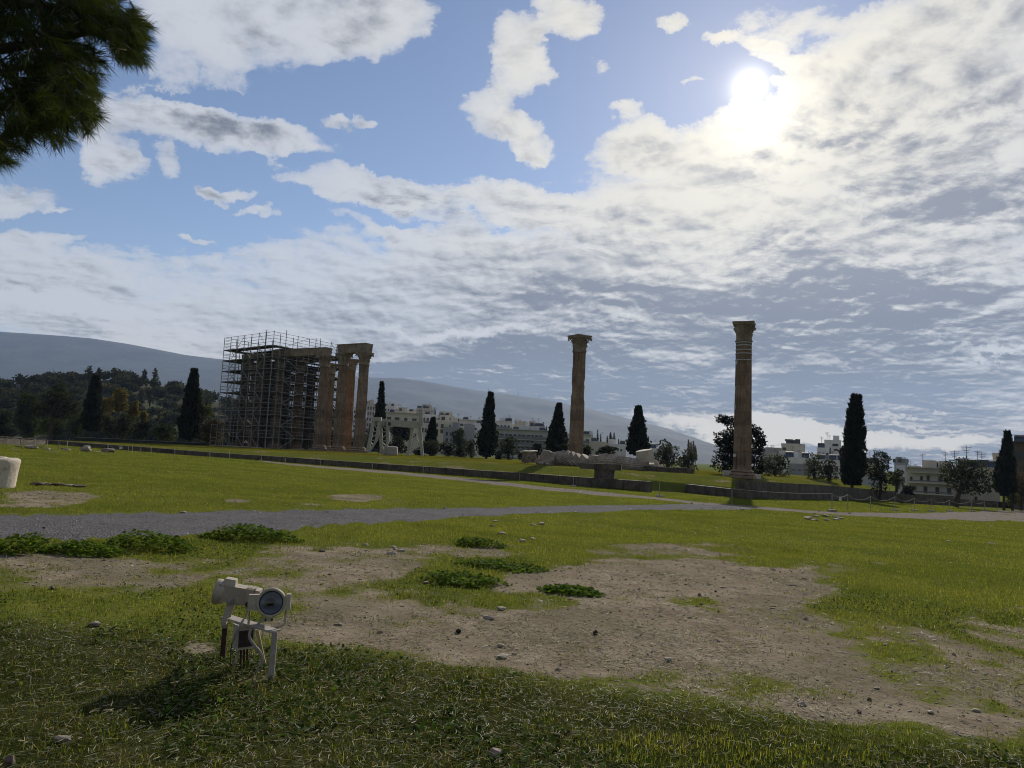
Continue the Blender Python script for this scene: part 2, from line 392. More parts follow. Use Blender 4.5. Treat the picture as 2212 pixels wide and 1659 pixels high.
def ground(u, v, lift=0.0):
    """where the sight line through (u, v) meets the terrain"""
    d = ray(u, v); t = 2.0; step = .25
    prev = t
    while t < 400:
        p = EYE + d*t
        if p[2] < float(H(p[0], p[1])) + lift:
            a, b = prev, t
            for _ in range(24):
                mid = (a+b)/2; q = EYE + d*mid
                if q[2] < float(H(q[0], q[1])) + lift: b = mid
                else: a = mid
            q = EYE + d*b; return np.array([q[0], q[1], float(H(q[0], q[1])) + lift])
        prev = t; t += max(.1, .012*t)
    return EYE + d*400
def lowground(u, v):
    """same, on the lower lawn only; takes arrays"""
    u = np.asarray(u, float); v = np.asarray(v, float)
    d = fwd*FPX + cright*(u[..., None]-CX) - cup*(v[..., None]-CY)
    den = np.maximum(-(d[..., 2] + .0266*d[..., 0] + .0129*d[..., 1]), 1.0); e = 0.0
    for _ in range(5):
        t = np.minimum((EYE[2]-e)/den, .25); p = EYE + d*t[..., None]
        z = low(p[..., 0], p[..., 1]); e = z + .0266*p[..., 0] + .0129*p[..., 1]
    return np.concatenate([p[..., :2], z[..., None]], -1)

# what grows where: outlines measured on the photograph, used as a map of the ground
def ell(u, v, lst):
    s = np.zeros(np.shape(u))
    for (a, b, rx, ry, w) in lst:
        q = ((u-a)/rx)**2 + ((v-b)/ry)**2
        s = np.maximum(s, w*np.clip(1.35-q, 0, 1))
    return s
BARE = [(1950, 1440, 430, 105, .80), (2160, 1400, 220, 110, .74), (1700, 1340, 240, 60, .72), (250, 1250, 540, 52, .85), (700, 1215, 300, 40, .62), (780, 1255, 330, 50, .7), (1200, 1300, 300, 60, .6), (1600, 1470, 500, 70, .66), (120, 1228, 420, 34, .8), (330, 1285, 330, 34, .6), (560, 1240, 320, 46, .75), (640, 1290, 330, 60, .85), (850, 1345, 350, 70, 1), (1080, 1350, 420, 90, 1), (1330, 1250, 330, 45, 1),
        (1500, 1245, 300, 42, 1), (1650, 1275, 160, 26, .9), (1350, 1390, 420, 95, .95), (1650, 1420, 380, 80, .85), (1900, 1430, 330, 75, .7), (2150, 1520, 200, 80, .8), (1800, 1530, 330, 40, .85),
        (2150, 1380, 130, 50, .75), (2050, 1310, 140, 24, .5), (1480, 1190, 190, 18, .6), (980, 1195, 160, 22, .55), (800, 1240, 220, 45, .75), (1850, 1230, 100, 20, .3),
        (110, 1075, 120, 15, .95), (60, 1085, 120, 12, .8), (780, 1075, 70, 9, .8), (660, 1092, 40, 6, .7), (850, 1082, 40, 5, .6), (515, 1082, 26, 4, .7), (1075, 1425, 210, 26, .8), (430, 1400, 40, 14, .5), (590, 1480, 90, 30, .55), (700, 1560, 140, 30, .45)]
GREEN = [(985, 1245, 115, 22, 1), (1090, 1222, 160, 16, .9), (1235, 1275, 66, 13, 1), (1150, 1300, 120, 22, .75), (1010, 1168, 66, 16, 1), (1180, 1195, 90, 16, .8), (1680, 1212, 100, 16, .8), (2000, 1270, 170, 60, .8), (2170, 1320, 60, 30, .8),
         (1890, 1310, 190, 34, .6), (250, 1330, 330, 60, .8), (750, 1420, 200, 24, .7)]
def bareness(x, y, z=None):
    """1 = bare soil, 0 = closed turf"""
    if z is None: z = H(x, y)
    u, v = project(np.stack([x, y, z], -1))
    u = np.nan_to_num(u, nan=-9999); v = np.nan_to_num(v, nan=-9999)
    s = ell(u, v, BARE); s = s*(1-ell(u, v, GREEN))
    frontv = 1385 + .105*np.clip(u-600, -600, 400) + .16*np.clip(u-1000, 0, 3000)
    near = smooth(-12, 30, v-frontv)                      # the mown strip nearest the viewer
    s = s*(1-near*smooth(450, 700, u))
    n = fbm(x, y, .55, 4, 21); n2 = fbm(x, y, 2.6, 3, 33)
    s = s + (n-.5)*1.1*(s > .02) + (n2-.5)*.85*(s > .02) + (n-.60)*.5
    return np.clip(s, 0, 1)

# ------------------------------------------------------------------ the ground sheet
def ground_material():
    m = bpy.data.materials.new('turf_and_soil'); m.use_nodes = True; t = m.node_tree; t.nodes.clear(); w = NB(t)
    out = w.n('ShaderNodeOutputMaterial'); b = w.n('ShaderNodeBsdfPrincipled')
    vec = w.n('ShaderNodeTexCoord').outputs['Object']
    bare, worn = w.sep(w.n('ShaderNodeAttribute', attribute_name='tint').outputs['Color'])[:2]
    n1 = w.noise(vec, .35, 5, .6); n2 = w.noise(vec, 2.2, 5, .62); n3 = w.noise(vec, 14, 5, .65); n4 = w.noise(vec, 70, 3, .6)
    f = w.m('ADD', bare, w.m('MULTIPLY', w.m('SUBTRACT', n3, .5), .9))
    f = w.m('ADD', f, w.m('MULTIPLY', w.m('SUBTRACT', n2, .5), .5))
    f = w.ramp(f, .32, .62)
    grass = w.mix(w.ramp(n1, .35, .65), (.100, .116, .024, 1), (.146, .154, .032, 1))
    grass = w.mix(w.ramp(n2, .40, .66), grass, (.108, .124, .027, 1))
    grass = w.mix(w.ramp(n3, .50, .72), grass, (.045, .056, .010, 1))
    grass = w.mix(worn, grass, w.mix(w.ramp(n2, .38, .62), (.028, .036, .009, 1), (.052, .052, .018, 1)))      # mown, matted turf
    soil = w.mix(w.ramp(n2, .3, .7), (.190, .153, .112, 1), (.300, .248, .184, 1))
    soil = w.mix(w.ramp(n3, .48, .74), soil, (.130, .102, .075, 1))
    soil = w.mix(w.m('MULTIPLY', w.ramp(n1, .42, .62), .55), soil, (.125, .115, .072, 1))
    soil = w.mix(w.ramp(n4, .60, .70), soil, (.29, .25, .19, 1))
    w.put(b.inputs['Base Color'], w.mix(f, grass, soil))
    b.inputs['Roughness'].default_value = 1.0; b.inputs['Specular IOR Level'].default_value = 0.0
    bp = w.n('ShaderNodeBump'); bp.inputs['Strength'].default_value = .8; bp.inputs['Distance'].default_value = .04
    w.put(bp.inputs['Height'], w.m('ADD', w.m('MULTIPLY', n3, .7), w.m('MULTIPLY', n4, .3)))
    t.links.new(bp.outputs[0], b.inputs['Normal'])
    t.links.new(b.outputs[0], out.inputs[0])
    return m
def build_ground():
    angs = np.concatenate([np.arange(-180, -60, 3.0), np.arange(-60, -46, 1.0), np.arange(-46, 46, .26), np.arange(46, 60, 1.0), np.arange(60, 180, 3.0)])
    rs = [0.4]
    while rs[-1] < 12000:
        r = rs[-1]
        rs.append(r + (.25 if r < 3 else .018*r if r < 45 else .38 if r < 100 else .012*r if r < 200 else .06*r))
    rs = np.array(rs); A = np.radians(angs)
    X = rs[:, None]*np.sin(A)[None]; Y = rs[:, None]*np.cos(A)[None]; Z = H(X, Y)
    n = len(A); m = len(rs)
    i = np.arange(m-1)[:, None]*n; j = np.arange(n)[None]; k = (j+1) % n
    F = np.stack([i+j, i+n+j, i+n+k, i+k], -1).reshape(-1, 4)
    V = np.stack([X, Y, Z], -1).reshape(-1, 3)
    B = bareness(X, Y, Z); B = np.where(edge_sd(X, Y) > 0, np.clip((fbm(X, Y, .35, 3, 9)-.52)*2.0, 0, .55), B)
    u, v = project(np.stack([X, Y, Z], -1)); u = np.nan_to_num(u, nan=0.); v = np.nan_to_num(v, nan=0.)
    line = 1385 + .105*np.clip(u-600, -600, 400) + .16*np.clip(u-1000, 0, 3000); NW = smooth(-10, 50, v-line)*(np.hypot(X, Y) < 14)*(Y > 0); B = np.maximum(B, .16*NW)      # worn, mown turf nearest the viewer
    B = np.where((np.hypot(X, Y) > 230), .0, B)
    g = Geo(); g.add(V, F, np.stack([B, NW, B], -1).reshape(-1, 3))
    g.add([[0, 0, float(H(0., 0.))]], np.zeros((0, 3), int), (0, 0, 0)); c = g.nv-1
    g.f.append(np.stack([np.full(n, c), np.arange(n), (np.arange(n)+1) % n], -1)[:, ::-1])
    g.build('ground', ground_material(), smooth=True)['kind'] = 'structure'
build_ground()

# gravel paths: strips draped on the lawn
PATHS = {
 'gravel_path': ([(-60, 1116), (0, 1112), (200, 1106), (400, 1105), (560, 1101), (650, 1099), (900, 1097), (1100, 1095), (1300, 1091), (1480, 1088), (1560, 1090), (1625, 1098)],
             [(-60, 1168), (0, 1166), (120, 1166), (200, 1163), (330, 1161), (430, 1156), (560, 1148), (650, 1144), (730, 1134), (800, 1130), (900, 1126), (1000, 1117), (1150, 1110), (1300, 1106), (1450, 1101), (1560, 1101), (1625, 1101)]),
 'wall_path': ([(560, 993), (610, 1000), (700, 1007), (850, 1018), (960, 1028), (1080, 1039.5), (1160, 1050), (1240, 1057), (1316, 1064), (1420, 1074), (1512, 1085), (1640, 1094), (1727, 1101), (1797, 1106), (1969, 1108), (2080, 1105), (2129, 1103), (2212, 1102), (2330, 1103)],
               [(560, 996), (610, 1003), (700, 1012), (850, 1024), (960, 1035), (1080, 1048), (1160, 1058), (1240, 1065), (1316, 1072), (1420, 1079), (1512, 1090), (1640, 1100), (1727, 1107), (1808, 1113), (1915, 1118), (2049, 1123), (2130, 1125), (2212, 1127), (2330, 1131)])}
def path_material(name, ca, cb, sp):
    m = bpy.data.materials.new(name); m.use_nodes = True; t = m.node_tree; t.nodes.clear(); w = NB(t)
    out = w.n('ShaderNodeOutputMaterial'); b = w.n('ShaderNodeBsdfPrincipled'); vec = w.n('ShaderNodeTexCoord').outputs['Object']
    n1 = w.noise(vec, .9, 5, .6); n2 = w.noise(vec, 26, 4, .7); n3 = w.noise(vec, 60, 2, .6)
    vo = w.n('ShaderNodeTexVoronoi'); w.put(vo.inputs['Vector'], vec); vo.inputs['Scale'].default_value = 24
    c = w.mix(w.ramp(n1, .3, .7), ca, cb); c = w.mix(w.m('MULTIPLY', w.ramp(n2, .45, .70), .8), c, sp)
    c = w.mix(.45, c, w.mix(w.sep(vo.outputs['Color'])[0], tuple(q*.35 for q in ca[:3]), tuple(q*1.6 for q in cb[:3])))
    w.put(b.inputs['Base Color'], c); b.inputs['Roughness'].default_value = .95; b.inputs['Specular IOR Level'].default_value = .02
    bp = w.n('ShaderNodeBump'); bp.inputs['Strength'].default_value = 1.0; bp.inputs['Distance'].default_value = .05
    w.put(bp.inputs['Height'], w.m('SUBTRACT', n2, vo.outputs['Distance'])); t.links.new(bp.outputs[0], b.inputs['Normal']); t.links.new(b.outputs[0], out.inputs[0])
    return m
PATHPOLY = []
def build_path(name, top, bot, m):
    us = np.arange(top[0][0], top[-1][0]+1, 4.0)
    tv = np.interp(us, [p[0] for p in top], [p[1] for p in top]); bv = np.interp(us, [p[0] for p in bot], [p[1] for p in bot])
    w_ = bv-tv
    tv = tv + w_*(.22*(fbm(us, us*0, .03, 4, 41)-.5)+.0); bv = bv + w_*(.42*(fbm(us, us*0+7, .035, 4, 43)-.5))
    g = Geo(); K = 7; kk = np.arange(K)/(K-1)
    V = lowground(us[:, None]+0*kk, tv[:, None] + (bv-tv)[:, None]*kk).reshape(-1, 3); V[:, 2] = low(V[:, 0], V[:, 1]) + .018
    E = V.reshape(len(us), K, 3); E[:, 0, 2] -= .03; E[:, -1, 2] -= .03
    PATHPOLY.append((us, tv, bv))
    i = np.arange(len(us)-1)[:, None]*K; j = np.arange(K-1)[None]
    F = np.stack([i+j+1, i+K+j+1, i+K+j, i+j], -1).reshape(-1, 4)
    g.add(E.reshape(-1, 3), F); g.build(name, m, smooth=True)['kind'] = 'structure'
build_path('gravel_path', *PATHS['gravel_path'], path_material('grey_gravel', (.090, .086, .092), (.152, .147, .152), (.32, .31, .31)))
build_path('path', *PATHS['wall_path'], path_material('pale_gravel', (.15, .125, .11), (.225, .19, .165), (.40, .36, .32)))
def on_path(u, v):
    s = np.zeros(np.shape(u), bool)
    for us, tv, bv in PATHPOLY:
        a = np.interp(u, us, tv); b = np.interp(u, us, bv); s |= (v > a) & (v < b) & (u > us[0]) & (u < us[-1])
    return s

# ------------------------------------------------------------------ far mountain, wooded hill
def ridge_sheet(name, prof, depth, run, back, m, amp, seed, zbase=-6, nu=240, nd=34):
    us = np.linspace(prof[0][0], prof[-1][0], nu)
    vsr = np.interp(us, [p[0] for p in prof], [p[1] for p in prof])
    P = np.array([at(u, v, depth) for u, v in zip(us, vsr)])
    V = []
    for k in range(nd):
        t = k/(nd-1)
        if t < .72: q = t/.72; yy = depth - run*(1-q); hh = (q**1.25)
        else: q = (t-.72)/.28; yy = depth + back*q; hh = 1-q**1.4
        z = zbase + (P[:, 2]-zbase)*hh
        x = P[:, 0]*(1+0*yy)
        nz = fbm(x, yy+0*x, 6/depth*2.2, 5, seed)-.5
        z = z + amp*nz*min(1, 3.2*(1-hh))*(.25+hh)
        V.append(np.stack([x, np.full(nu, yy) + (fbm(x, x*0+k, 4/depth, 2, seed+9)-.5)*run*.05*(0 < k < nd-1), z], -1))
    V = np.array(V).reshape(-1, 3)
    i = np.arange(nd-1)[:, None]*nu; j = np.arange(nu-1)[None]
    F = np.stack([i+j, i+j+1, i+nu+j+1, i+nu+j], -1).reshape(-1, 4)
    g = Geo(); g.add(V, F); o = g.build(name, m, smooth=True); o['kind'] = 'structure'
    return o
MOUNT = [(-900, 770), (-700, 740), (-300, 716), (0, 717), (60, 721), (150, 727), (200, 731), (270, 741), (330, 752), (400, 766), (470, 775), (560, 783), (650, 795), (730, 810), (800, 815), (870, 817), (910, 822), (960, 831), (1030, 843), (1100, 851),
         (1180, 863), (1250, 878), (1350, 903), (1430, 923), (1480, 945), (1545, 975), (1640, 1004), (1800, 1020), (2000, 1024)]
mmount = mat('mountain_scrub', (.030, .036, .034), .95, .35, .004, (.05, .052, .045), spec=.05)
ridge_sheet('mountain', MOUNT, 6200, 3200, 2500, mmount, 130, 4, zbase=-30, nu=420, nd=40)
HILLP = [(-500, 880), (-200, 850), (0, 845), (60, 830), (150, 822), (250, 820), (330, 830), (400, 843), (470, 868), (560, 885), (700, 905), (820, 925), (900, 950)]
mhill = mat('hill_soil', (.05, .055, .03), .95, .3, .05, spec=.05)
ridge_sheet('hill', HILLP, 420, 190, 220, mhill, 6, 14, zbase=-6, nu=160, nd=30)

# ------------------------------------------------------------------ the air
def build_haze():
    g = Geo(); g.box2((-9000, -400, -32), (9000, 9000, 1010)); m = bpy.data.materials.new('haze'); m.use_nodes = True; t = m.node_tree; t.nodes.clear()
    w = NB(t); o = w.n('ShaderNodeOutputMaterial'); v = w.n('ShaderNodeVolumePrincipled')
    v.inputs['Color'].default_value = (.50, .67, 1.0, 1); v.inputs['Density'].default_value = HAZE; v.inputs['Anisotropy'].default_value = .25
    t.links.new(v.outputs[0], o.inputs['Volume']); ob = g.build('haze', m); ob['kind'] = 'stuff'
HAZE = 0.65e-4
build_haze()

# ------------------------------------------------------------------ stone
def stone_material(name, ca, cb, stain, streak=True, joints=None, rough=.88, stain_amt=.7, bump=.5):
    m = bpy.data.materials.new(name); m.use_nodes = True; t = m.node_tree; t.nodes.clear(); w = NB(t)
    out = w.n('ShaderNodeOutputMaterial'); b = w.n('ShaderNodeBsdfPrincipled'); vec = w.n('ShaderNodeTexCoord').outputs['Object']
    rnd = w.n('ShaderNodeObjectInfo').outputs['Random']
    vec = w.vm('ADD', vec, w.comb(w.m('MULTIPLY', rnd, 31.0), w.m('MULTIPLY', rnd, 13.0), 0))
    n1 = w.noise(vec, .9, 6, .6); n2 = w.noise(vec, 5, 5, .65); n3 = w.noise(vec, 22, 3, .6)
    c = w.mix(w.ramp(n1, .34, .66), ca, cb)
    if joints:
        zz = w.sep(vec)[2]; k = w.m('FLOOR', w.m('DIVIDE', zz, joints)); wn = w.n('ShaderNodeTexWhiteNoise', noise_dimensions='1D'); w.put(wn.inputs['W'], k)
        c = w.vm('SCALE', c, scale=w.ramp(wn.outputs[0], 0, 1, .80, 1.15, False))
        fr = w.m('ABSOLUTE', w.m('SUBTRACT', w.m('FRACT', w.m('DIVIDE', zz, joints)), .5)); c = w.mix(w.m('MULTIPLY', w.ramp(fr, .485, .497), .6), c, stain)
    if streak:
        sv = w.noise(w.vm('MULTIPLY', vec, (2.4, 2.4, .16)), 1.6, 5, .65); c = w.mix(w.m('MULTIPLY', w.ramp(sv, .52, .70), stain_amt), c, stain)
    c = w.mix(w.m('MULTIPLY', w.ramp(n2, .52, .74), stain_amt), c, stain)
    c = w.mix(w.m('MULTIPLY', w.ramp(n3, .56, .7), .35), c, tuple(min(1, q*1.35) for q in cb[:3]))
    w.put(b.inputs['Base Color'], c); b.inputs['Roughness'].default_value = rough; b.inputs['Specular IOR Level'].default_value = .2
    bp = w.n('ShaderNodeBump'); bp.inputs['Strength'].default_value = bump; bp.inputs['Distance'].default_value = .06
    w.put(bp.inputs['Height'], w.m('ADD', n2, w.m('MULTIPLY', n3, .4))); t.links.new(bp.outputs[0], b.inputs['Normal']); t.links.new(b.outputs[0], out.inputs[0])
    return m
M_col = stone_material('weathered_marble', (.200, .138, .097), (.295, .218, .158), (.080, .058, .044), joints=1.45)
M_colo = stone_material('ochre_marble', (.27, .155, .08), (.36, .22, .12), (.11, .065, .04), joints=1.45)
M_cap = stone_material('carved_marble', (.20, .152, .114), (.31, .25, .19), (.060, .046, .037))
M_drum = stone_material('pale_marble', (.27, .22, .18), (.42, .36, .30), (.10, .08, .065), streak=False)
M_wall = stone_material('dark_poros', (.070, .058, .047), (.135, .112, .090), (.022, .019, .017), streak=True, stain_amt=.85, bump=.8)
M_white = stone_material('new_marble', (.46, .44, .41), (.58, .56, .52), (.30, .28, .25), streak=False, stain_amt=.3)
M_pale = stone_material('bleached_marble', (.42, .36, .29), (.56, .49, .41), (.17, .13, .10), streak=False, stain_amt=.6)
M_rock = stone_material('field_stone', (.24, .20, .165), (.40, .35, .29), (.10, .08, .07), streak=False, stain_amt=.5)
M_field = stone_material('pale_field_stone', (.27, .23, .185), (.38, .33, .275), (.12, .10, .08), streak=False, stain_amt=.5)
M_rockd = stone_material('brown_stone', (.10, .075, .06), (.17, .13, .105), (.05, .04, .035), streak=False, stain_amt=.5)

def flute(n=24, depth=.11):
    return lambda a, z: 1 - depth*np.abs(np.sin(a*n/2))**.65
def shaft_geo(seed, h0=.95, h1=15.0, r0=.955, r1=.83):
    zs = np.linspace(h0, h1, 46); t = (zs-h0)/(h1-h0); r = r0 + (r1-r0)*(t**1.35); r[0] *= 1.07; r[-1] *= 1.05
    g = Geo(); g.lathe(np.stack([r, zs], 1), 144, rmod=flute(), cap=True)
    v = g.v[0]; a = np.arctan2(v[:, 1], v[:, 0])
    # chips along the arrises and a few broken areas
    ch = np.clip(fbm(a*3.2+40, v[:, 2]*.9, 1.0, 4, seed)-.60, 0, 1)*1.3 + np.clip(fbm(a*1.1+9, v[:, 2]*.35, 1.0, 3, seed+5)-.66, 0, 1)*2.0
    drum = (fbm(np.floor(v[:, 2]/1.45)*7.7+seed, a*0, 1.0, 1, seed)-.5)*.010
    k = 1 - np.clip(ch, 0, .11) + drum; v[:, 0] *= k; v[:, 1] *= k
    return g
def base_geo(seed):
    g = Geo()
    prof = [(1.18, .30), (1.30, .33), (1.36, .42), (1.30, .53), (1.14, .56), (1.10, .64), (1.16, .68), (1.22, .75), (1.18, .83), (1.04, .86), (1.0, .95), (.97, .98)]
    g.lathe(prof, 48); g.box((0, 0, .145), (2.72, 2.72, .31)); g.lathe([(1.32, -.6), (1.36, -.02)], 20)
    return g.warp(.05, 1.9, seed)
def leaf(g, ang, r, z0, h, wdt, curl, th=.07):
    K = 7; rows = []
    for i in range(K):
        t = i/(K-1); z = z0 + h*math.sin(min(t*1.25, 1)*math.pi/2) - (h*.13*max(0, t-.8)/.2); rad = r + .10*t + curl*t**3.2
        ww = wdt*(1-.15*t)*(1 if t < .75 else 1-.9*(t-.75)/.25)*(.86+.14*math.cos(t*22)); rows.append((rad, z, ww/2))
    V = []
    for off in (0, -th):
        for rad, z, ww in rows:
            for q in (-1, -.5, 0, .5, 1): V.append((rad+off+(.035 if q == 0 else -.03*abs(q)), q*ww, z))
    V = np.array(V); F = []; n = K*5
    for i in range(K-1):
        for j in range(4):
            a = i*5+j; F.append((a, a+1, a+6, a+5)); F.append((n+a, n+a+5, n+a+6, n+a+1))
    for i in range(K-1):
        for j in (0, 4):
            a = i*5+j; F.append((a, a+5, n+a+5, n+a) if j == 0 else (a, n+a, n+a+5, a+5))
    for j in range(4): F.append(((K-1)*5+j, (K-1)*5+j+1, n+(K-1)*5+j+1, n+(K-1)*5+j))
    c, s = math.cos(ang), math.sin(ang); V = V@np.array([[c, -s, 0], [s, c, 0], [0, 0, 1]]).T
    g.add(V, F)
def capital_geo(seed, broken=0.0):
    rn = random.Random(seed); g = Geo()
    g.lathe([(.86, -.10), (.95, -.06), (.95, .02), (.84, .06), (.82, .5), (.86, 1.1), (.98, 1.55), (1.12, 1.72)], 40)
    for i in range(8):
        if rn.random() > broken*.6: leaf(g, i*math.pi/4+math.pi/8, .86, .05, .72, .62, .26)
        if rn.random() > broken: leaf(g, i*math.pi/4, .86, .05, 1.22, .56, .34)
    for i in range(4):
        a = math.pi/4+i*math.pi/2
        if rn.random() < broken: continue
        for da in (-.13, .13):
            b_ = a+da; pts = [(.86, .85), (.98, 1.25), (1.2, 1.55), (1.42, 1.68), (1.56, 1.60), (1.55, 1.45), (1.44, 1.42), (1.40, 1.52)]
            g.tube([(r*math.cos(b_+(a-b_)*min(1, k/4)), r*math.sin(b_+(a-b_)*min(1, k/4)), z) for k, (r, z) in enumerate(pts)], [.07, .08, .09, .10, .10, .09, .08, .06], 6)
        for s_ in (-1, 1):
            b_ = a+s_*.55; g.tube([(.9*math.cos(b_), .9*math.sin(b_), .95), (1.05*math.cos(b_), 1.05*math.sin(b_), 1.35), (1.12*math.cos(b_+.1*s_), 1.12*math.sin(b_+.1*s_), 1.5)], [.06, .07, .10], 6)
    return g.warp(.03, 2.3, seed)
def abacus_geo(seed, chip=0.0):
    rn = random.Random(seed*3+1); ring = []
    for i in range(4):
        a = math.pi/4+i*math.pi/2; c = np.array([math.cos(a), math.sin(a)]); tn = np.array([-c[1], c[0]])
        cr = 1.62*(1 - chip*rn.random()*.28)
        ring += [c*cr-tn*.10, c*cr+tn*.10]
        b_ = a+math.pi/4; m = np.array([math.cos(b_), math.sin(b_)]); tm = np.array([-m[1], m[0]])
        for q in (-.55, -.2, .2, .55): ring.append(m*(1.0+.14*abs(q)/.55*.9) + tm*q)
    ring = np.array(ring); n = len(ring); g = Geo(); L = []
    for k, z in ((.93, 1.70), (.98, 1.76), (.98, 1.90), (1.03, 1.93), (1.03, 2.06)): L.append(np.concatenate([ring*k, np.full((n, 1), z)], 1))
    i = np.arange(4)[:, None]*n; j = np.arange(n)[None]; k = (j+1) % n
    g.add(np.concatenate(L), np.stack([i+j, i+k, i+n+k, i+n+j], -1).reshape(-1, 4))
    g.add([[0, 0, 1.70], [0, 0, 2.07]], np.zeros((0, 3), int)); jj = np.arange(n)
    g.f.append(np.stack([np.full(n, 5*n), (jj+1) % n, jj], -1)); g.f.append(np.stack([np.full(n, 5*n+1), 4*n+jj, 4*n+(jj+1) % n], -1))
    return g.warp(.03, 1.7, seed)
def column(label, P, rz=0, seed=1, mshaft=None, broken=0.0, group=None, name='temple_column'):
    t = thing(name, label, 'column', P, rz, group)
    base_geo(seed).build('base', mshaft or M_col, t, smooth=False)
    shaft_geo(seed).build('shaft', mshaft or M_col, t, smooth=False)
    g = capital_geo(seed, broken); g.xf(np.eye(3), (0, 0, 15.05)); c = g.build('capital', M_cap, t)
    g = abacus_geo(seed, broken); g.xf(np.eye(3), (0, 0, 15.05)); a = g.build('abacus', M_cap, c)
    return t
def foot(u, v, Y):
    p = at(u, v, Y); return (p[0], p[1], float(H(p[0], p[1])))

rc = column('isolated fluted column strapped with pale rings below its damaged capital, rightmost column', foot(1603, 1026, 77.6), R(-24), 3, broken=.55)
for z in (14.85, 14.52, 14.02, 13.62, 12.9):
    r = .83+.128*(1-((z-.95)/14.05)**1.35); g = Geo(); g.lathe([(r-.03, z-.055), (r+.035, z-.055), (r+.05, z), (r+.035, z+.055), (r-.03, z+.055)], 40); g.build('metal_band', mat('galvanised_band', (.42, .42, .42), .5, .2, 8, metal=.3), rc)
def patch(phi, wphi, z0, z1, seed):
    rn = random.Random(seed); g = Geo(); n = 6; V = []
    aa = [phi-wphi/2+wphi*i/(n-1) for i in range(n)]
    lo = [z0 + (z1-z0)*(.35*rn.random() if i % 2 else .7*rn.random()) for i in range(n)]; hi = [z1 - (z1-z0)*.08*rn.random() for _ in range(n)]
    for rr in (.93, 1.0):
        for k in range(2):
            for i in range(n):
                z = (lo, hi)[k][i]; r = (.83+.128*(1-((z-.95)/14.05)**1.35))*rr+.008; V.append((r*math.cos(aa[i]), r*math.sin(aa[i]), z))
    F = []
    for i in range(n-1):
        F += [(2*n+i, 2*n+i+1, 3*n+i+1, 3*n+i), (i, n+i, n+i+1, i+1), (i, i+1, 2*n+i+1, 2*n+i), (n+i, 3*n+i, 3*n+i+1, n+i+1)]
    F += [(0, 2*n, 3*n, n), (n-1, 2*n-1, 4*n-1, 3*n-1)]
    g.add(V, F); g.build('repair_patch', M_white, rc)
_f = math.atan2(-rc.location.y, -rc.location.x) - R(18)
patch(_f-.45, .55, 12.3, 12.85, 1); patch(_f-.55, .32, 9.5, 9.95, 2); patch(_f-.55, .42, 7.4, 7.95, 3); patch(_f-.45, .80, 2.25, 2.62, 4)
mc = column('isolated standing column with intact volutes, rising behind the toppled drums', foot(1243, 1000, 93.0), R(33), 7, broken=.10)
g = Geo(); g.lathe([(.84, 14.78), (.91, 14.80), (.93, 14.86), (.91, 14.92), (.84, 14.94)], 40); g.build('necking_ring', M_cap, mc)

# south-east cluster: three free columns in front, the rest inside the scaffold
colA = column('column just right of the scaffold carrying a broken beam end, leftmost of the three free ones', foot(689, 971, 127), R(41), 11, broken=.15)
colB = column('thick free column under the left end of the high beam, soot-stained capital', foot(729, 974, 123.6), R(41), 13, broken=.2)
colC = column('free column under the right end of the high beam, beside the white gantry', foot(774, 977, 121), R(41), 17, broken=.2)
colD = column('orange-brown column peeping out from behind the middle free column', foot(746.5, 974, 131), R(41), 19, mshaft=M_colo, broken=.3)
SC = [column(l, foot(u, 968, Y), R(41), s, broken=.2, group='columns wrapped in scaffolding') for l, u, Y, s in (
    ('scaffolded column nearest the front corner of the scaffold', 592, 132.4, 11),
    ('scaffolded column second from the scaffold\'s left end, behind diagonal tubes', 553, 136, 13),
    ('scaffolded column at the left end of the scaffold under the stepped beam', 517, 139.5, 17),
    ('scaffolded column deep inside the right flank of the scaffold', 636, 136.5, 19),
    ('scaffolded column at the rear right, seen between two free columns', 703, 139.5, 11),
    ('inner scaffolded column behind the stepped beam', 572, 143.5, 17), ('inner scaffolded column behind the front corner column', 606, 141.0, 13),
    ('rear scaffolded column glimpsed through the middle bays', 538, 147.5, 19), ('rear scaffolded column behind the right flank', 662, 147.0, 17))]
def architrave(label, p0, p1, h=1.35, wd=1.5, z=17.1, seed=1, over=.9):
    p0 = np.array(p0[:2]); p1 = np.array(p1[:2]); d = p1-p0; L = np.linalg.norm(d); ang = math.atan2(d[1], d[0]); c = (p0+p1)/2
    g = Geo(); rn = random.Random(seed); l = L+2*over
    for k, (a, b_) in enumerate(((0, .30), (.30, .62), (.62, .90))): g.box((0, 0, h*(a+b_)/2), (l-.04*(2-k), wd*(.90+.05*k), h*(b_-a)))
    g.box((0, 0, h*.95), (l+.06, wd*1.12, h*.1))
    o = g.build('stone_beam', M_cap, None, loc=(c[0], c[1], z), rotz=ang)
    return tag(o, label, 'stone beam')
zt = lambda c: c.location.z+17.12
architrave('highest stone beam bridging two free columns right of the scaffold', colB.location, colC.location, 1.55, 1.7, zt(colB), 1, .95)
architrave('stone beam running from the scaffold corner to the leftmost free column', SC[0].location, colA.location, 1.35, 1.5, zt(colA), 2, .8)
architrave('stepped stone beam along the top of the scaffold\'s left face', SC[1].location, SC[2].location, .95, 1.4, zt(SC[1]), 3, .7)
architrave('short stone block bridging the scaffold\'s front corner columns', np.array(SC[0].location)*.5+np.array(SC[1].location)*.5, SC[0].location, 1.35, 1.4, zt(SC[1]), 4, -.85)

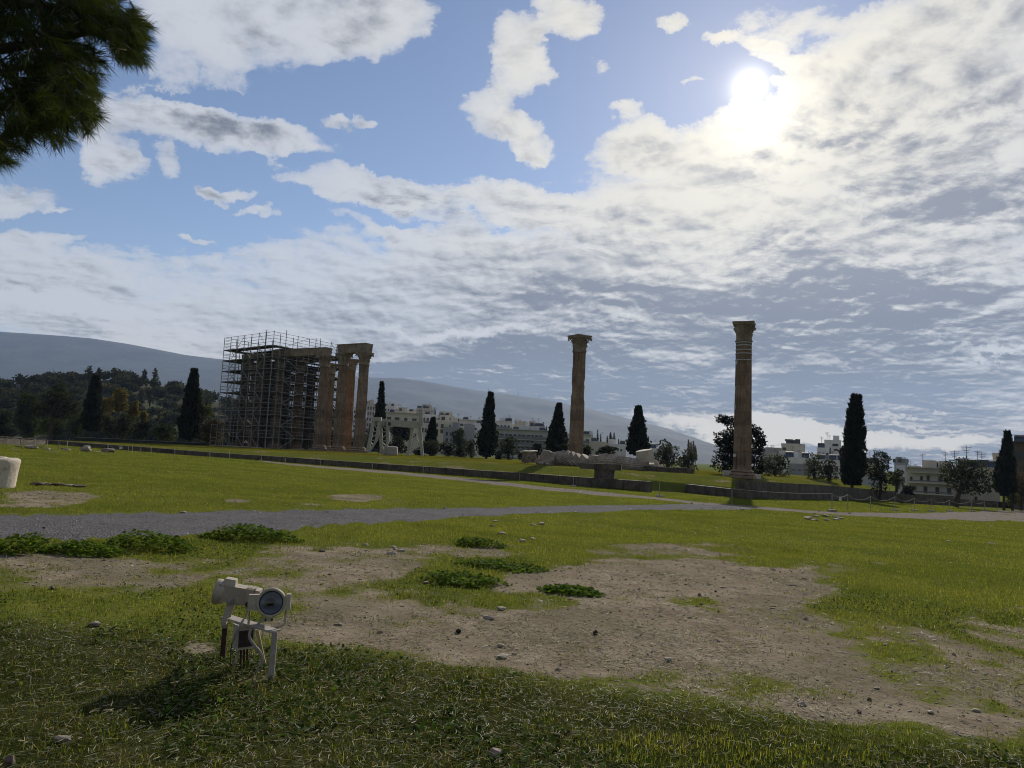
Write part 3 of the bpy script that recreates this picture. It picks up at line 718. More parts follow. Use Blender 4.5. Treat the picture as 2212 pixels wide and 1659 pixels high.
# ------------------------------------------------------------------ walls of the platform
def course_wall(label, pts, hs, th=.75, courses=2, seed=1, step=.10):
    """pts: foot polyline; hs: heights; the outer face is on the viewer's side"""
    rn = random.Random(seed); pts = np.array(pts, float); g = Geo()
    seg = np.linalg.norm(np.diff(pts, axis=0), axis=1); cum = np.concatenate([[0], np.cumsum(seg)]); L = cum[-1]
    def P(s): return np.array([np.interp(s, cum, pts[:, 0]), np.interp(s, cum, pts[:, 1])])
    for k in range(courses):
        s = 0.0
        while s < L-.05:
            l = min(rn.uniform(3.0, 6.5), L-s); l = L-s if L-s-l < .6 else l
            a, b_ = P(s), P(s+l); mid = (a+b_)/2; ang = math.atan2(*(b_-a)[::-1]); nrm = np.array([-math.sin(ang), math.cos(ang)])
            hh = np.interp(s+l/2, cum, hs); z0 = float(low(mid[0], mid[1]))-.35; zt_ = z0+.35+hh
            za = z0 if k == 0 else z0+.35+hh*k/courses; zb = z0+.35+hh*(k+1)/courses
            off = step*k + rn.uniform(-.008, .008); t = th-off
            c = mid + nrm*(off + t/2)
            slope = math.atan2(np.interp(s+l, cum, hs)+float(low(b_[0], b_[1]))-np.interp(s, cum, hs)-float(low(a[0], a[1])), l)
            g.box((c[0], c[1], (za+zb)/2), (l-.004, t, zb-za-.003), M=rotm(0, -slope, ang))
            s += l
    o = g.build('retaining_wall', M_wall); return tag(o, label, 'wall')
course_wall('long low dark retaining wall running across the middle, ending by the stone table', WALL, [.50, .48, .50, .74, .92], courses=2, seed=2, step=.05)
course_wall('short low stretch of dark wall left of the tall stepped wall', [(17.2, 69.5), (21.0, 63.4)], [.85, .75], courses=1, seed=4)
course_wall('tall stepped dark stone wall below the rightmost column', [(21.0, 62.9), (37.0, 82.0), (58.4, 107)], [1.62, 1.70, 1.55], th=1.0, courses=3, seed=5, step=.09)
_p = [tuple(lowground(u, v)[:2]) for u, v in ((1950, 1087), (2080, 1093), (2300, 1103))]
course_wall('low dark wall at the far right beyond the rope fence', _p, [1.3, 1.1, 1.0], courses=2, seed=6)
_p = [tuple(lowground(u, v)[:2]) for u, v in ((-160, 955), (-20, 959), (98, 962))]
course_wall('weathered low wall at the far left behind the rope posts', _p, [.55, .55, .5], courses=1, seed=8)

# ------------------------------------------------------------------ fallen column and blocks
def ico(n=3):
    import bmesh
    bm = bmesh.new(); bmesh.ops.create_icosphere(bm, subdivisions=n, radius=1); V = np.array([v.co[:] for v in bm.verts]); F = np.array([[v.index for v in f.verts] for f in bm.faces]); bm.free()
    return V, F
ICO = {k: ico(k) for k in (1, 2, 3, 4)}
def rock_geo(size, seed, n=3, cuts=9, rough=.16):
    rn = np.random.RandomState(seed); V, F = ICO[n]; V = V.copy()
    for _ in range(cuts):
        d = rn.normal(size=3); d /= np.linalg.norm(d); lim = rn.uniform(.55, .85); e = np.maximum(V@d-lim, 0); V -= e[:, None]*d
    w_ = np.array([mnoise.noise_vector(Vector((p*1.7+seed*3.1).tolist())) for p in V]) + .5*np.array([mnoise.noise_vector(Vector((p*4.3+seed).tolist())) for p in V])
    V = V + rough*w_
    V *= np.asarray(size)/2; V[:, 2] -= V[:, 2].min()
    g = Geo(); g.add(V, F); return g
def rock(name, label, P, size, seed, m=None, rz=0, cat='stone', n=3, sink=.1, cuts=9, rough=.14, group=None):
    o = rock_geo(size, seed, n, cuts, rough).build(name, m or M_rock, None, loc=(P[0], P[1], P[2]-sink*size[2]), rotz=rz); return tag(o, label, cat, group)
def px(u4, v4): return u4/1.85172, v4/1.85172
def r1(x, y): return px(2050+x/5.53, 1780+y/5.53)
def r2(x, y): return px(2350+x/5.53, 1780+y/5.53)
ORD = ['first', 'second', 'third', 'fourth', 'fifth', 'sixth', 'seventh', 'eighth', 'ninth', 'tenth', 'eleventh', 'twelfth', 'thirteenth', 'fourteenth', 'fifteenth']
DR = [(990, 12, .95), (1110, 20, 1.0), (1230, 29, 1.0), (1345, 38, .95), (1465, 50, .9), (1620, 58, .9), (1815, 84, .85)]
DR2 = [(360, 9, .95), (480, 7, .95), (595, 5, .95), (735, 3, .9), (875, 0, .85), (1005, -2, .8), (1125, -4, .8), (1235, -6, .75)]
rowdir = None; ends = (at(*r1(990, 330), 86.5), at(*r2(1235, 380), 81.5))
rowdir = (ends[1]-ends[0])[:2]; rowang = math.atan2(rowdir[1], rowdir[0])
k = 0
for src, lst, Y0, Y1 in ((r1, DR, 86.5, 83.7), (r2, DR2, 83.4, 81.5)):
    for i, (x, el, rr) in enumerate(lst):
        p = at(*src(x, 330), Y0+(Y1-Y0)*i/(len(lst)-1)); z = float(H(p[0], p[1]))
        g = Geo(); ln = 1.5 if el > 70 else 1.02; rr *= .93
        g.lathe([(rr*.95, -ln/2), (rr, -ln/2+.05), (rr, 0), (rr, ln/2-.05), (rr*.95, ln/2)], 96, rmod=flute(20, .085)); g.warp(.045, 1.3, k*3.7)
        M = rotm(0, R(90-el), 0); g.xf(M)
        lowz = min(v[:, 2].min() for v in g.v); o = g.build('column_drum', M_drum, None, loc=(p[0], p[1], z-lowz-.14), rotz=rowang)
        rel = ('%s toppled drum from the carved capital, leaning against its neighbour' % ORD[i]) if src is r1 else ('%s drum along the flatter right half of the fallen row' % ORD[i])
        if src is r1 and i == 6: rel = 'nearly upright fluted drum at the middle of the fallen row'
        tag(o, rel, 'column drum', 'drums of the fallen column'); k += 1
p = foot(*r1(380, 470), 84.5); t = thing('fallen_capital', 'fallen carved capital lying with its flat slab upward at the left end of the row', 'capital', p, R(200))
g = capital_geo(31, .25); g.xf(rotm(R(180), 0, 0)@np.diag([.95, .95, .72]), (0, 0, 1.48)); g.xf(rotm(0, R(6), 0)); g.build('acanthus_body', M_cap, t)
g = Geo(); g.lathe([(.95, 1.42), (1.05, 1.45), (1.05, 1.55), (.98, 1.60)], 24); g.warp(.06, 1.4, 3); g.xf(rotm(0, R(6), 0)); g.build('slab', M_pale, t)
rock('broken_block', 'tall rough broken marble block between the fallen capital and the drums', foot(*r1(770, 480), 85.5), (2.0, 1.7, 2.55), 5, M_drum, .3, 'stone block', n=4, sink=.12, rough=.10)
rock('loose_stone', 'rounded pale stone in front of the tall broken block', foot(*r1(620, 485), 84), (1.15, .8, .62), 8, M_drum, 0, n=3)
rock('loose_stone', 'flat slab stone at the foot of the first toppled drum', foot(*r1(785, 487), 84), (.8, .6, .38), 9, M_drum, 0, n=3)
p = foot(*r2(1300, 500), 81.5)
g = Geo(); g.lathe([(.98, 0), (1.0, .05), (1.0, 1.25), (.97, 1.32)], 96, rmod=flute(20, .05)); g.warp(.03, 1.2, 4); g.xf(rotm(R(3), R(-12), 0))
tag(g.build('column_drum', M_pale, None, loc=(p[0], p[1]+.3, p[2]+1.05), smooth=False), 'upright drum with a pale sunlit top at the right end of the fallen row', 'column drum', 'drums of the fallen column')
p = foot(*r2(1430, 500), 81.9)
g = Geo(); g.lathe([(1.25, 0), (1.32, .12), (1.22, .30), (1.10, .38), (1.18, .5), (1.08, .66), (1.0, .85)], 48); g.warp(.10, 1.1, 9); g.xf(rotm(R(4), R(-9), 0))
tag(g.build('moulded_block', M_drum, None, loc=(p[0]-.25, p[1]+.5, p[2]-.05)), 'moulded column base lying under the upright drum', 'stone block')
rock('marble_fragment', 'white marble fragment at the right end of the fallen column', foot(*r2(1640, 505), 82), (1.0, .9, 1.0), 12, M_pale, .4, 'stone block')
rock('marble_fragment', 'pale marble chunk resting against the moulded base', foot(*r2(1530, 440), 82.6), (.8, .8, 1.65), 13, M_pale, .9, 'stone block')
g = Geo(); rn = random.Random(6); a, b_ = at(*r2(1240, 535), 79.5), at(*r2(2090, 590), 79.5); x = 0
L = np.linalg.norm((b_-a)[:2]); ang = math.atan2(*(b_-a)[:2][::-1])
for ln in (1.7, 1.55, 1.2, 1.1, L-5.5):
    g.box((x+ln/2, rn.uniform(-.04, .04), .22+rn.uniform(-.03, .03)), (ln-.03, .7, .95), rz=rn.uniform(-.02, .02)); x += ln
tag(g.build('block_row', M_wall, None, loc=(a[0], a[1], float(H(a[0], a[1]))-.15), rotz=ang), 'low row of dark squared blocks right of the fallen column', 'stone blocks')
# stone table on the wall
p = at(*px(2000+1155/2.765, 1700+600/2.765), 66.1); zg = float(p[2])-.12
t = thing('stone_table', 'T-shaped stone table of slabs on a pedestal above the dark wall', 'stone table', (p[0], p[1], zg), R(-12))
sc_ = 66.1/1534/1.8517/2.765
W = lambda a: a*sc_
g = Geo(); g.box((0, 0, W(58)-.1), (W(215), 1.0, W(116)+.2)); g.warp(.02, 1.3, 2); g.build('pedestal', M_wall, t)
g = Geo(); g.box((W(35), 0, W(116)+W(33)+.003), (W(295), 1.15, W(66))); g.warp(.025, 1.1, 5); g.build('top_slab', M_wall, t)
g = Geo(); g.box((-W(192), .0, W(120)+W(28)), (W(155), 1.05, W(60))); g.warp(.03, 1.1, 8); g.build('side_slab', M_wall, t)
# white marble slabs and a dark lamp box by the rightmost column's foot
for lab, x, y, wd, hh in (('white marble slab left of the rightmost column\'s foot', 268, 1580, 1.0, .62), ('white marble slab right of the rightmost column\'s foot', 548, 1592, .95, .55)):
    p = at(*px(2800+x/2.44, 1240+y/2.44), 80.6); g = Geo(); g.box((0, 0, hh/2), (wd, .4, hh)); g.warp(.02, 1.5, x)
    tag(g.build('marble_slab', M_white, None, loc=(p[0], p[1], float(H(p[0], p[1]))-.02)), lab, 'stone block')
p = foot(*px(2800+443/2.44, 1240+1620/2.44), 77.6); t = thing('lamp_box', 'small black lamp box on a post in front of the rightmost column', 'floodlight', p)
mblk = mat('black_metal', (.02, .02, .022), .5, .2, 6)
g = Geo(); g.box((0, 0, .5), (.52, .28, .42), M=rotm(R(-12), 0, 0)); g.build('housing', mblk, t)
[Geo().bar((q, 0, -.05), (q, 0, .32), .05).build('post', mblk, t) for q in (-.12, .12)]
# left foreground: worn round stone stump and low rough rubble row
p = lowground(-22, 1052)
t = thing('stone_stump', 'pale worn cylindrical marble stump at the left edge of the lawn', 'stone stump', (p[0], p[1], p[2]-.04), 0)
s_ = p[1]/1534
g = Geo(); g.lathe([(.0, 0), (43*s_, .0), (44*s_, .02), (45*s_, 8*s_), (47*s_, 30*s_), (49.5*s_, 55*s_), (50*s_, 60*s_), (48*s_, 64*s_), (44*s_, 66*s_), (0, 66*s_)], 64, cap=False); g.warp(.010, 6.0, 2); g.warp(.012, 1.5, 5); g.build('drum', M_pale, t, smooth=True)
g = Geo(); g.lathe([(25*s_, 66*s_-.01), (24*s_, 68*s_)], 20); g.build('worn_boss', M_pale, t)

# ------------------------------------------------------------------ scaffold
M_tube = mat('galvanised_tube', (.25, .245, .24), .6, .25, 4, metal=.0)
M_deck = mat('scaffold_board', (.050, .042, .036), .85, .3, 3)
M_rail = mat('red_brown_rail', (.10, .065, .055), .6, .2, 4)
def build_scaffold():
    A0 = np.array(foot(573, 966, 128.0)); A1 = np.array(foot(466, 961, 139.0)); B1 = np.array(foot(744, 974, 144.5))
    a = A1-A0; b = B1-A0; La = np.linalg.norm(a[:2]); Lb = np.linalg.norm(b[:2]); z0 = min(A0[2], A1[2], B1[2])
    t = thing('scaffold', 'tall tube scaffold wrapped round the ruined columns on the left', 'scaffold', (A0[0], A0[1], z0))
    ua, ub = np.append(a[:2]/La, 0), np.append(b[:2]/Lb, 0)
    na, nb = 7, 7; LV = 9; dh = 2.09; top = LV*dh; rn = random.Random(4)
    ga = [La*i/na for i in range(na+1)]; gb = [Lb*i/nb for i in range(nb+1)]; inn = 1.5
    Pt = lambda x, y, z: ua*x + ub*y + np.array([0, 0, z])
    def tube(name, p, q, r=.055, m=M_tube, par=t): return Geo().tube([p, q], r, 5).build(name, m, par)
    def deck(x0, y0, x1, y1, z):
        g = Geo(); V = np.array([Pt(x, y, z+dz) for dz in (-.09, 0) for x, y in ((x0, y0), (x1, y0), (x1, y1), (x0, y1))])
        g.add(V, [[0, 3, 2, 1], [4, 5, 6, 7], [0, 1, 5, 4], [1, 2, 6, 5], [2, 3, 7, 6], [3, 0, 4, 7]]); return g.build('deck', M_deck, t)
    # uprights: front face (along a at b=0), left end, right flank (along b at a=0), back; doubled inside
    ups = []
    for i, x in enumerate(ga):
        ups.append((x, 0, top+2.45)); ups.append((x, inn, top+(1.2 if i % 2 else 2.3)))
        ups.append((x, Lb, top+2.4))
    for j, y in enumerate(gb[1:-1]):
        ups.append((0, y, top+2.45)); ups.append((inn, y, top+(2.3 if j % 2 else .4))); ups.append((La, y, top+2.4)); ups.append((La-inn, y, top+.3))
    for x in (4.2, 6.6, 9.0, 11.4, 13.8):
        for y in (5.2, 8.2, 11.2, 14.4): ups.append((x, y, top-.6))
    for x, y, h in ups:
        tube('upright', Pt(x, y, -.25), Pt(x, y, h + (rn.random() < .25)*1.1*rn.random()), .065)
    faces = [((0, 0), (La, 0)), ((0, 0), (0, Lb)), ((La, 0), (La, Lb)), ((0, Lb), (La, Lb))]
    inner = [((0, inn), (La, inn)), ((inn, 0), (inn, Lb))]
    for k in range(1, LV+1):
        z = k*dh
        for fi, (p, q) in enumerate(faces):
            tube('ledger', Pt(*p, z-.12), Pt(*q, z-.12), .062)
            if fi < 3:
                for h in ((.55, 1.1) if k < LV else (.6, 1.2, 1.8, 2.4)):
                    tube('guard_rail', Pt(*p, z+h), Pt(*q, z+h), .032 if k < LV else .036, M_tube)
        for p, q in inner: tube('inner_ledger', Pt(*p, z-.12), Pt(*q, z-.12), .045)
        # decks: a ring one bay deep, plus inner lifts round the columns
        if k >= 2 or True:
            deck(-.05, -.05, La+.05, inn+.8 if k != LV else 2.3, z)
            deck(0, inn+.7, 1.9, Lb, z)
        deck(2.6, 3.4, La-4.9, Lb-2.3, z-.3)
        if k in (5, 6, 7, 8, 9): deck(La-2.0, inn+.7, La, Lb, z)
        deck(2.1, Lb-2.2, La-.3, Lb, z+.0)
        for y in (5.2, 8.2, 11.2, 14.4): tube('inner_ledger', Pt(2.6, y, z-.95), Pt(La-2, y, z-.95), .045)
        for y in (8.2, 14.4):
            tube('inner_brace', Pt(4.2 if k % 2 else 9.0, y, z-dh), Pt(9.0 if k % 2 else 4.2, y, z), .045)
        tube('inner_brace', Pt(4.2, 5.2 if k % 2 else 11.2, z-dh), Pt(4.2, 11.2 if k % 2 else 5.2, z), .045)
    # diagonal braces, zigzag up alternate bays of the two visible faces and the left end
    for k in range(LV):
        z, z1 = k*dh, (k+1)*dh
        for i in ((1, 3, 5) if k % 2 else (1, 3, 5)):
            x0, x1 = ga[i], ga[i+1]
            if k % 2: x0, x1 = x1, x0
            tube('brace', Pt(x0, -.07, z), Pt(x1, -.07, z1), .06)
        for j in (1, 4):
            y0, y1 = gb[j], gb[j+1]+.9
            if k % 2: y0, y1 = y1, y0
            tube('brace', Pt(-.07, y0, z), Pt(-.07, y1, z1), .06)
        y0, y1 = (gb[2], gb[3]) if k % 2 else (gb[3], gb[2])
        tube('brace', Pt(La+.05, y0, z), Pt(La+.05, y1, z1), .045)
        x0, x1 = (ga[6], ga[7]) if k % 2 else (ga[7], ga[6])
        tube('brace', Pt(x0, inn, z), Pt(x1, inn, z1), .04)
    for i, s in ((1, 1), (4, -1)): tube('brace', Pt(ga[i], 0, top+(0 if s > 0 else 2.4)), Pt(ga[i+1], 0, top+(2.4 if s > 0 else 0)), .04)
    tube('brace', Pt(0, gb[1], top), Pt(0, gb[3], top+2.4), .04); tube('brace', Pt(0, gb[5], top+2.4), Pt(0, gb[6], top), .04)
    # low outrigger frame at the left foot and stair flights on the right flank
    for y in (0, 2.4):
        tube('outrigger_post', Pt(La+2.3, y, -.2), Pt(La+2.3, y, 2*dh), .05); 
        for h in (.9, 1.6, 2*dh-.1): tube('outrigger_rail', Pt(La, y, h), Pt(La+2.3, y, h), .04)
    for k in range(LV-1):
        y0, y1 = (Lb-4.6, Lb-1.0) if k % 2 else (Lb-1.0, Lb-4.6)
        for x in (2.0, 2.7): tube('stair_stringer', Pt(x, y0, k*dh), Pt(x, y1, (k+1)*dh), .06)
    # sole plates along the foot
    for i in range(5):
        g = Geo(); x = La*(.05+.19*i); g.bar(Pt(x, -.4, .06), Pt(x+La*.16, -.4, .06), .5, .28); g.build('sole_block', M_drum, t)
build_scaffold()

# ------------------------------------------------------------------ white steel gantry
def build_gantry():
    m = mat('cream_steel', (.34, .33, .29), .55, .12, 2)
    def q(x, y): return px(1460+x/8.508, 1660+y/8.508)
    Y = 103.5
    def P(x, y, d=0.0): return at(*q(x, y), Y+d)
    o = P(700, 1310); o[2] = float(H(o[0], o[1]))
    t = thing('gantry', 'cream painted steel lifting gantry on splayed lattice legs, right of the temple columns', 'gantry', o)
    L = lambda p: np.asarray(p)-o
    def frame(chords, bars, d, lean):
        for pts in chords:
            for p0, p1 in zip(pts[:-1], pts[1:]): Geo().bar(L(P(*p0, d)), L(P(*p1, d)), .46, .30).build('leg_chord', m, t)
        for p0, p1 in bars: Geo().bar(L(P(*p0, d)), L(P(*p1, d)), .16, .14).build('lattice_bar', m, t)
    frame([[(290, 190), (95, 1250)], [(500, 190), (385, 880), (120, 1280)]],
          [((320, 330), (440, 510)), ((255, 555), (430, 570)), ((200, 790), (430, 620)), ((180, 855), (370, 870)), ((175, 930), (270, 1020))], 0, 0)
    frame([[(515, 190), (570, 1330)], [(765, 190), (790, 880), (625, 1330)]],
          [((555, 310), (745, 520)), ((560, 570), (770, 575)), ((580, 800), (770, 620)), ((575, 875), (780, 885)), ((585, 940), (710, 1040)), ((590, 1195), (650, 1195)), ((540, 245), (740, 255))], 1.0, 0)
    frame([[(1640, 390), (1450, 1390)], [(1860, 330), (1950, 1400)]], [((1540, 1160), (1910, 1165)), ((1560, 1080), (1740, 740)), ((1740, 740), (1910, 1120))], 4.5, 0)
    Geo().bar(L(P(330, 215, .5)), L(P(1900, 360, 4.5)), .62, .95).build('main_beam', m, t)
    Geo().bar(L(P(265, 150, .2)), L(P(560, 150, .2)), .9, .6).build('cap_beam', m, t)
    Geo().bar(L(P(560, 165, 1)), L(P(1900, 300, 4.6)), .2, .2).build('rail_beam', m, t)
    Geo().bar(L(P(1905, -190, 4.6)), L(P(1905, 330, 4.6)), .62, .5).build('mast', m, t)
    Geo().bar(L(P(1845, 190, 4.0)), L(P(1845, 330, 4.0)), .45, .4).build('bracket', m, t)
    Geo().bar(L(P(800, 300, 1.0)), L(P(875, 300, 1.0)), .5, .5).build('motor', mat('dark_motor', (.03, .03, .03), .6, .2), t)
    p = P(880, 1330, 1.5); z = float(H(p[0], p[1])); t2 = thing('covered_crate', 'pale canvas covered crate at the foot of the steel gantry', 'covered crate', (p[0], p[1], z-.03))
    g = Geo(); g.box((0, 0, .68), (1.95, 1.2, 1.36), taper=.97)
    V, F = ICO[3]; g = Geo(); s = np.sign(V)*np.abs(V)**.35; s = s*np.array([.98, .6, .7]) + np.array([0, 0, .68]); s[:, 0] += .05*np.sin(s[:, 2]*9)*.5; s = s + .04*np.array([mnoise.noise_vector(Vector((q_*2.2).tolist())) for q_ in s])
    s[:, 2] = np.maximum(s[:, 2], 0); g.add(s, F); g.build('canvas_cover', mat('canvas', (.36, .31, .27), .9, .15, 2), t2)
    Geo().box((-1.2, .1, .65), (.12, .12, 1.3)).build('stake', m, t2)
build_gantry()
# dark green hoarding behind the mound at the left, and slabs along its foot
def hoarding(label, u0, v0, u1, v1, Y0, Y1, h, c, name='hoarding', cat='fence'):
    p0, p1 = at(u0, v0, Y0), at(u1, v1, Y1); t = thing(name, label, cat, (p0[0], p0[1], p0[2]-h)); d = p1-p0; n = max(2, int(np.linalg.norm(d)/2.2))
    m = mat('sheet_'+name, c, .7, .2, 1.5)
    for i in range(n):
        a = d*i/n; b_ = d*(i+1)/n; g = Geo(); g.bar(a+[0, 0, h/2-.2], b_*.985+a*.015+[0, 0, h/2-.2], .06, h+.4); g.build('panel', m, t)
    Geo().bar([0, 0, h+.03], d+[0, 0, h+.03], .12, .06).build('top_rail', mat('pale_rail', (.22, .22, .2), .6, .2), t)
hoarding('dark green sheet hoarding behind the grassy mound at the left', 160, 944.5, 265, 949, 112, 118, 1.5, (.018, .026, .022))
hoarding('low dark fence of sheets continuing from the hoarding to the scaffold', 268, 950, 452, 957.5, 119, 131, .9, (.03, .03, .026), 'sheet_fence')

# ------------------------------------------------------------------ trees
def foliage_material(name, trans=.25, var=.35):
    return mat(name, (.03, .04, .02), .85, var, .8, attr=True, trans=trans, spec=.04)
M_fol = foliage_material('foliage')
M_bark = mat('bark', (.055, .042, .033), .95, .35, 3, bump=.6)
def sprays(C, D, L, W, rng):
    n = len(C); D = D/np.linalg.norm(D, axis=1)[:, None]; q = rng.normal(size=(n, 3)); S = np.cross(D, q); S /= np.linalg.norm(S, axis=1)[:, None] + 1e-9
    L = np.broadcast_to(L, (n,))[:, None]; W = np.broadcast_to(W, (n,))[:, None]
    V = np.stack([C, C+D*L*.45+S*W*.5, C+D*L, C+D*L*.55-S*W*.5], 1).reshape(-1, 3)
    F = np.arange(n*4).reshape(n, 4); return V, F
def tint(n, base, rng, amp=.35, clump=None):
    k = 1 + amp*rng.uniform(-1, 1, n) if clump is None else (1 + amp*clump)*(1+.25*rng.uniform(-1, 1, n))
    c = np.asarray(base)[None]*k[:, None]; return np.repeat(c, 4, 0)
CYP = (.016, .020, .012)
def cypress(label, u, vb, vt, wpx, Y, seed, ut=None, fat=.22, top=.12, low_=.55, N=3000, colr=CYP, group='cypresses around the ruins', gaps=.18, sink=.0, trunk=.06, cat='tree', pw=1.08):
    rng = np.random.RandomState(seed); B = at(u, vb, Y); T = at(ut if ut is not None else u, vt, Y); h = T[2]-B[2]; w = wpx*Y/FPX; lean = (T[0]-B[0])
    top = top*.7
    t = thing('cypress_tree', label, cat, B, 0, group)
    def rad(z): return (w/2)*np.where(z < fat, low_+(1-low_)*np.sin(np.clip(z/fat, 0, 1)*math.pi/2), top+(1-top)*(1-np.clip((z-fat)/(1-fat), 0, 1)**pw))
    z = rng.uniform(trunk, 1, N)**.95; a = rng.uniform(0, 2*math.pi, N)
    lump = vnoise(a*2.2, z*h*.8, 1.0, seed)*.55 + vnoise(a*4.5, z*h*1.3, 1.0, seed+3)*.45
    keep = lump > gaps; z, a, lump = z[keep], a[keep], lump[keep]; n = len(z)
    r = rad(z)*(.40+.90*lump)*rng.uniform(.72, 1.04, n)
    C = np.stack([r*np.cos(a)+lean*z, r*np.sin(a), z*h-.012*h], 1)
    D = np.stack([np.cos(a)*.45, np.sin(a)*.45, np.full(n, 1.0)], 1) + rng.normal(0, .25, (n, 3))
    V, F = sprays(C, D, rng.uniform(.030, .060, n)*h*.9+.12, rng.uniform(.2, .42, n)*w*.22+.05, rng)
    g = Geo(); g.add(V, F, tint(n, colr, rng, .5, (lump-.5)*1.6))
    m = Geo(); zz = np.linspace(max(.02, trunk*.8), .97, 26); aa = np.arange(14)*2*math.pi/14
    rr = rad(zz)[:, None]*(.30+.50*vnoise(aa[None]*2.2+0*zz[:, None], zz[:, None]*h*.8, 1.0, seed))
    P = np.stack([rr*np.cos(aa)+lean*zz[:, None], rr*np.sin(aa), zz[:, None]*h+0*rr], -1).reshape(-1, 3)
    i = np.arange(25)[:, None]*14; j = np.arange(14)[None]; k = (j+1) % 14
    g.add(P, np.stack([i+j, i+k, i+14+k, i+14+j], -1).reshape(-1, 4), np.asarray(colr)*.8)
    g.build('crown', M_fol, t)
    Geo().tube([(0, 0, -1.2-sink), (lean*.1, 0, h*.15), (lean*.6, 0, h*.6)], [w*.07, w*.055, w*.02], 7).build('trunk', M_bark, t)
    return t
cypress('leaning dark cypress among the trees at the far left', 196, 938, 812, 46, 140, 1, 208, top=.30)
cypress('dark broad-based cypress just left of the scaffold', 408, 958, 799, 54, 136, 2, 420, fat=.25, top=.16, gaps=.12)
cypress('slim cypress rising behind the lattice legs of the gantry', 818, 976, 827, 31, 140, 3, 825, top=.08)
cypress('short cypress right of the gantry mast', 928, 985, 903, 34, 126, 4, 936, top=.2)
cypress('pointed dark cypress midway between the gantry and the middle column', 1050, 994, 850, 46, 122, 5, 1060, top=.16)
cypress('narrow-headed cypress close left of the middle column', 1200, 984, 873, 46, 118, 6, 1208, top=.16, gaps=.22)
cypress('stout conical cypress behind the right half of the fallen drums', 1378, 990, 879, 56, 116, 7, 1379, top=.2, gaps=.06)
cypress('tallest smooth columnar cypress standing alone right of the rightmost column', 1840, 1052, 856, 50, 96, 8, 1850, fat=.2, top=.42, low_=.62, gaps=.05, N=4200, trunk=.02, pw=1.5)
cypress('sparse thin cypress at the right edge before the brick building', 2168, 1089, 933, 44, 101, 9, 2177, fat=.3, top=.15, gaps=.34, trunk=.14, N=2600)
z7 = lambda x, y: px(2000+x/2.765, 1700+y/2.765)
z6 = lambda x, y: px(1400+x/2.765, 1480+y/2.765)
z8 = lambda x, y: px(3000+x/2.018, 1540+y/2.018)
z5 = lambda x, y: px(x/2.458, 1400+y/2.458)
far = [(z7, x, b_, a_, w) for x, a_, b_, w in ((940, 62, 190, 26), (964, 95, 195, 24), (1016, 72, 190, 34), (1080, 52, 200, 32), (1112, 98, 200, 28), (1222, 82, 235, 74), (1262, 88, 235, 60), (1186, 122, 230, 44), (1312, 156, 240, 30), (1338, 166, 240, 30), (1700, 222, 300, 24), (1724, 218, 300, 26), (1810, 200, 300, 20))]
far += [(z6, 930, 505, 410, 22), (z6, 945, 505, 440, 16), (z6, 2140, 690, 578, 56), (z6, 2172, 700, 622, 34)]
for i, (f, x, vb, vt, w) in enumerate(far):
    a, b_ = f(x, vb), f(x, vt)
    cypress('distant cypress on the skyline beyond the white houses', a[0], a[1]+6, b_[1], w/5.12, 400, 50+i, N=320, gaps=.1, group='distant skyline cypresses', colr=(.020, .026, .018))

def crown_tree(name, label, lobes, Y, seed, colr, trunk=None, dens=260, leaf=.31, dz=0.0, group=None, cat='tree', trans=None, upward=0.0, depthk=.8):
    """lobes: (u, v, ru, rv) clumps of the crown measured on the photograph, each a ball of leaf sprays with depth"""
    rng = np.random.RandomState(seed); us = [l[0] for l in lobes]; vb = max(l[1]+l[3] for l in lobes)
    b0 = trunk[0] if trunk else (sum(us)/len(us), vb); B = at(b0[0], b0[1], Y); t = thing(name, label, cat, B, 0, group); g = Geo(); s = Y/FPX
    lc = []
    for (u, v, ru, rv) in lobes:
        c = at(u, v, Y + rng.uniform(-.5, .5)*ru*s*1.2) - B; rx, rz = ru*s, rv*s; ry = rx*depthk; lc.append((c, rx, rz))
        n = int(1.5*dens*max(.35, min(4.0, rx*rz/2.2)))
        d = rng.normal(size=(n, 3)); d /= np.linalg.norm(d, axis=1)[:, None]
        lump = vnoise(d[:, 0]*2.6+d[:, 1]*1.3+7, d[:, 2]*2.6+d[:, 1]*1.9+5, 1.0, seed+len(lc))
        k = rng.uniform(.25, 1, n)**.45*(.62+.55*lump)
        C = c + d*np.array([rx, ry, rz])*k[:, None]
        D = d*.7 + rng.normal(0, .55, (n, 3)) + np.array([0, 0, upward])
        V, F = sprays(C, D, leaf*rng.uniform(.6, 1.5, n), leaf*.55*rng.uniform(.6, 1.4, n), rng)
        g.add(V, F, tint(n, colr, rng, .6, (lump-.5)*1.5 + .45*rng.uniform(-1, 1)))
    g.build('crown', M_fol if trans is None else foliage_material('foliage_%d' % int(trans*100), trans), t)
    tg = Geo(); tp = at(*(trunk[1] if trunk else (b0[0], b0[1]-.5*(b0[1]-min(l[1] for l in lobes)))), Y)-B; tw = (trunk[2] if trunk else .16)
    tg.tube([(0, 0, -.8), tp*.5+[.05*tp[2], 0, 0], tp], [tw*1.3, tw, tw*.8], 7)
    for c, rx, rz in lc[:9]:
        mid = (tp+c)/2 + rng.normal(0, .12, 3)*rx; tg.tube([tp*.92, mid, c], [tw*.6, tw*.4, tw*.12], 5)
    tg.build('trunk', M_bark, t); return t
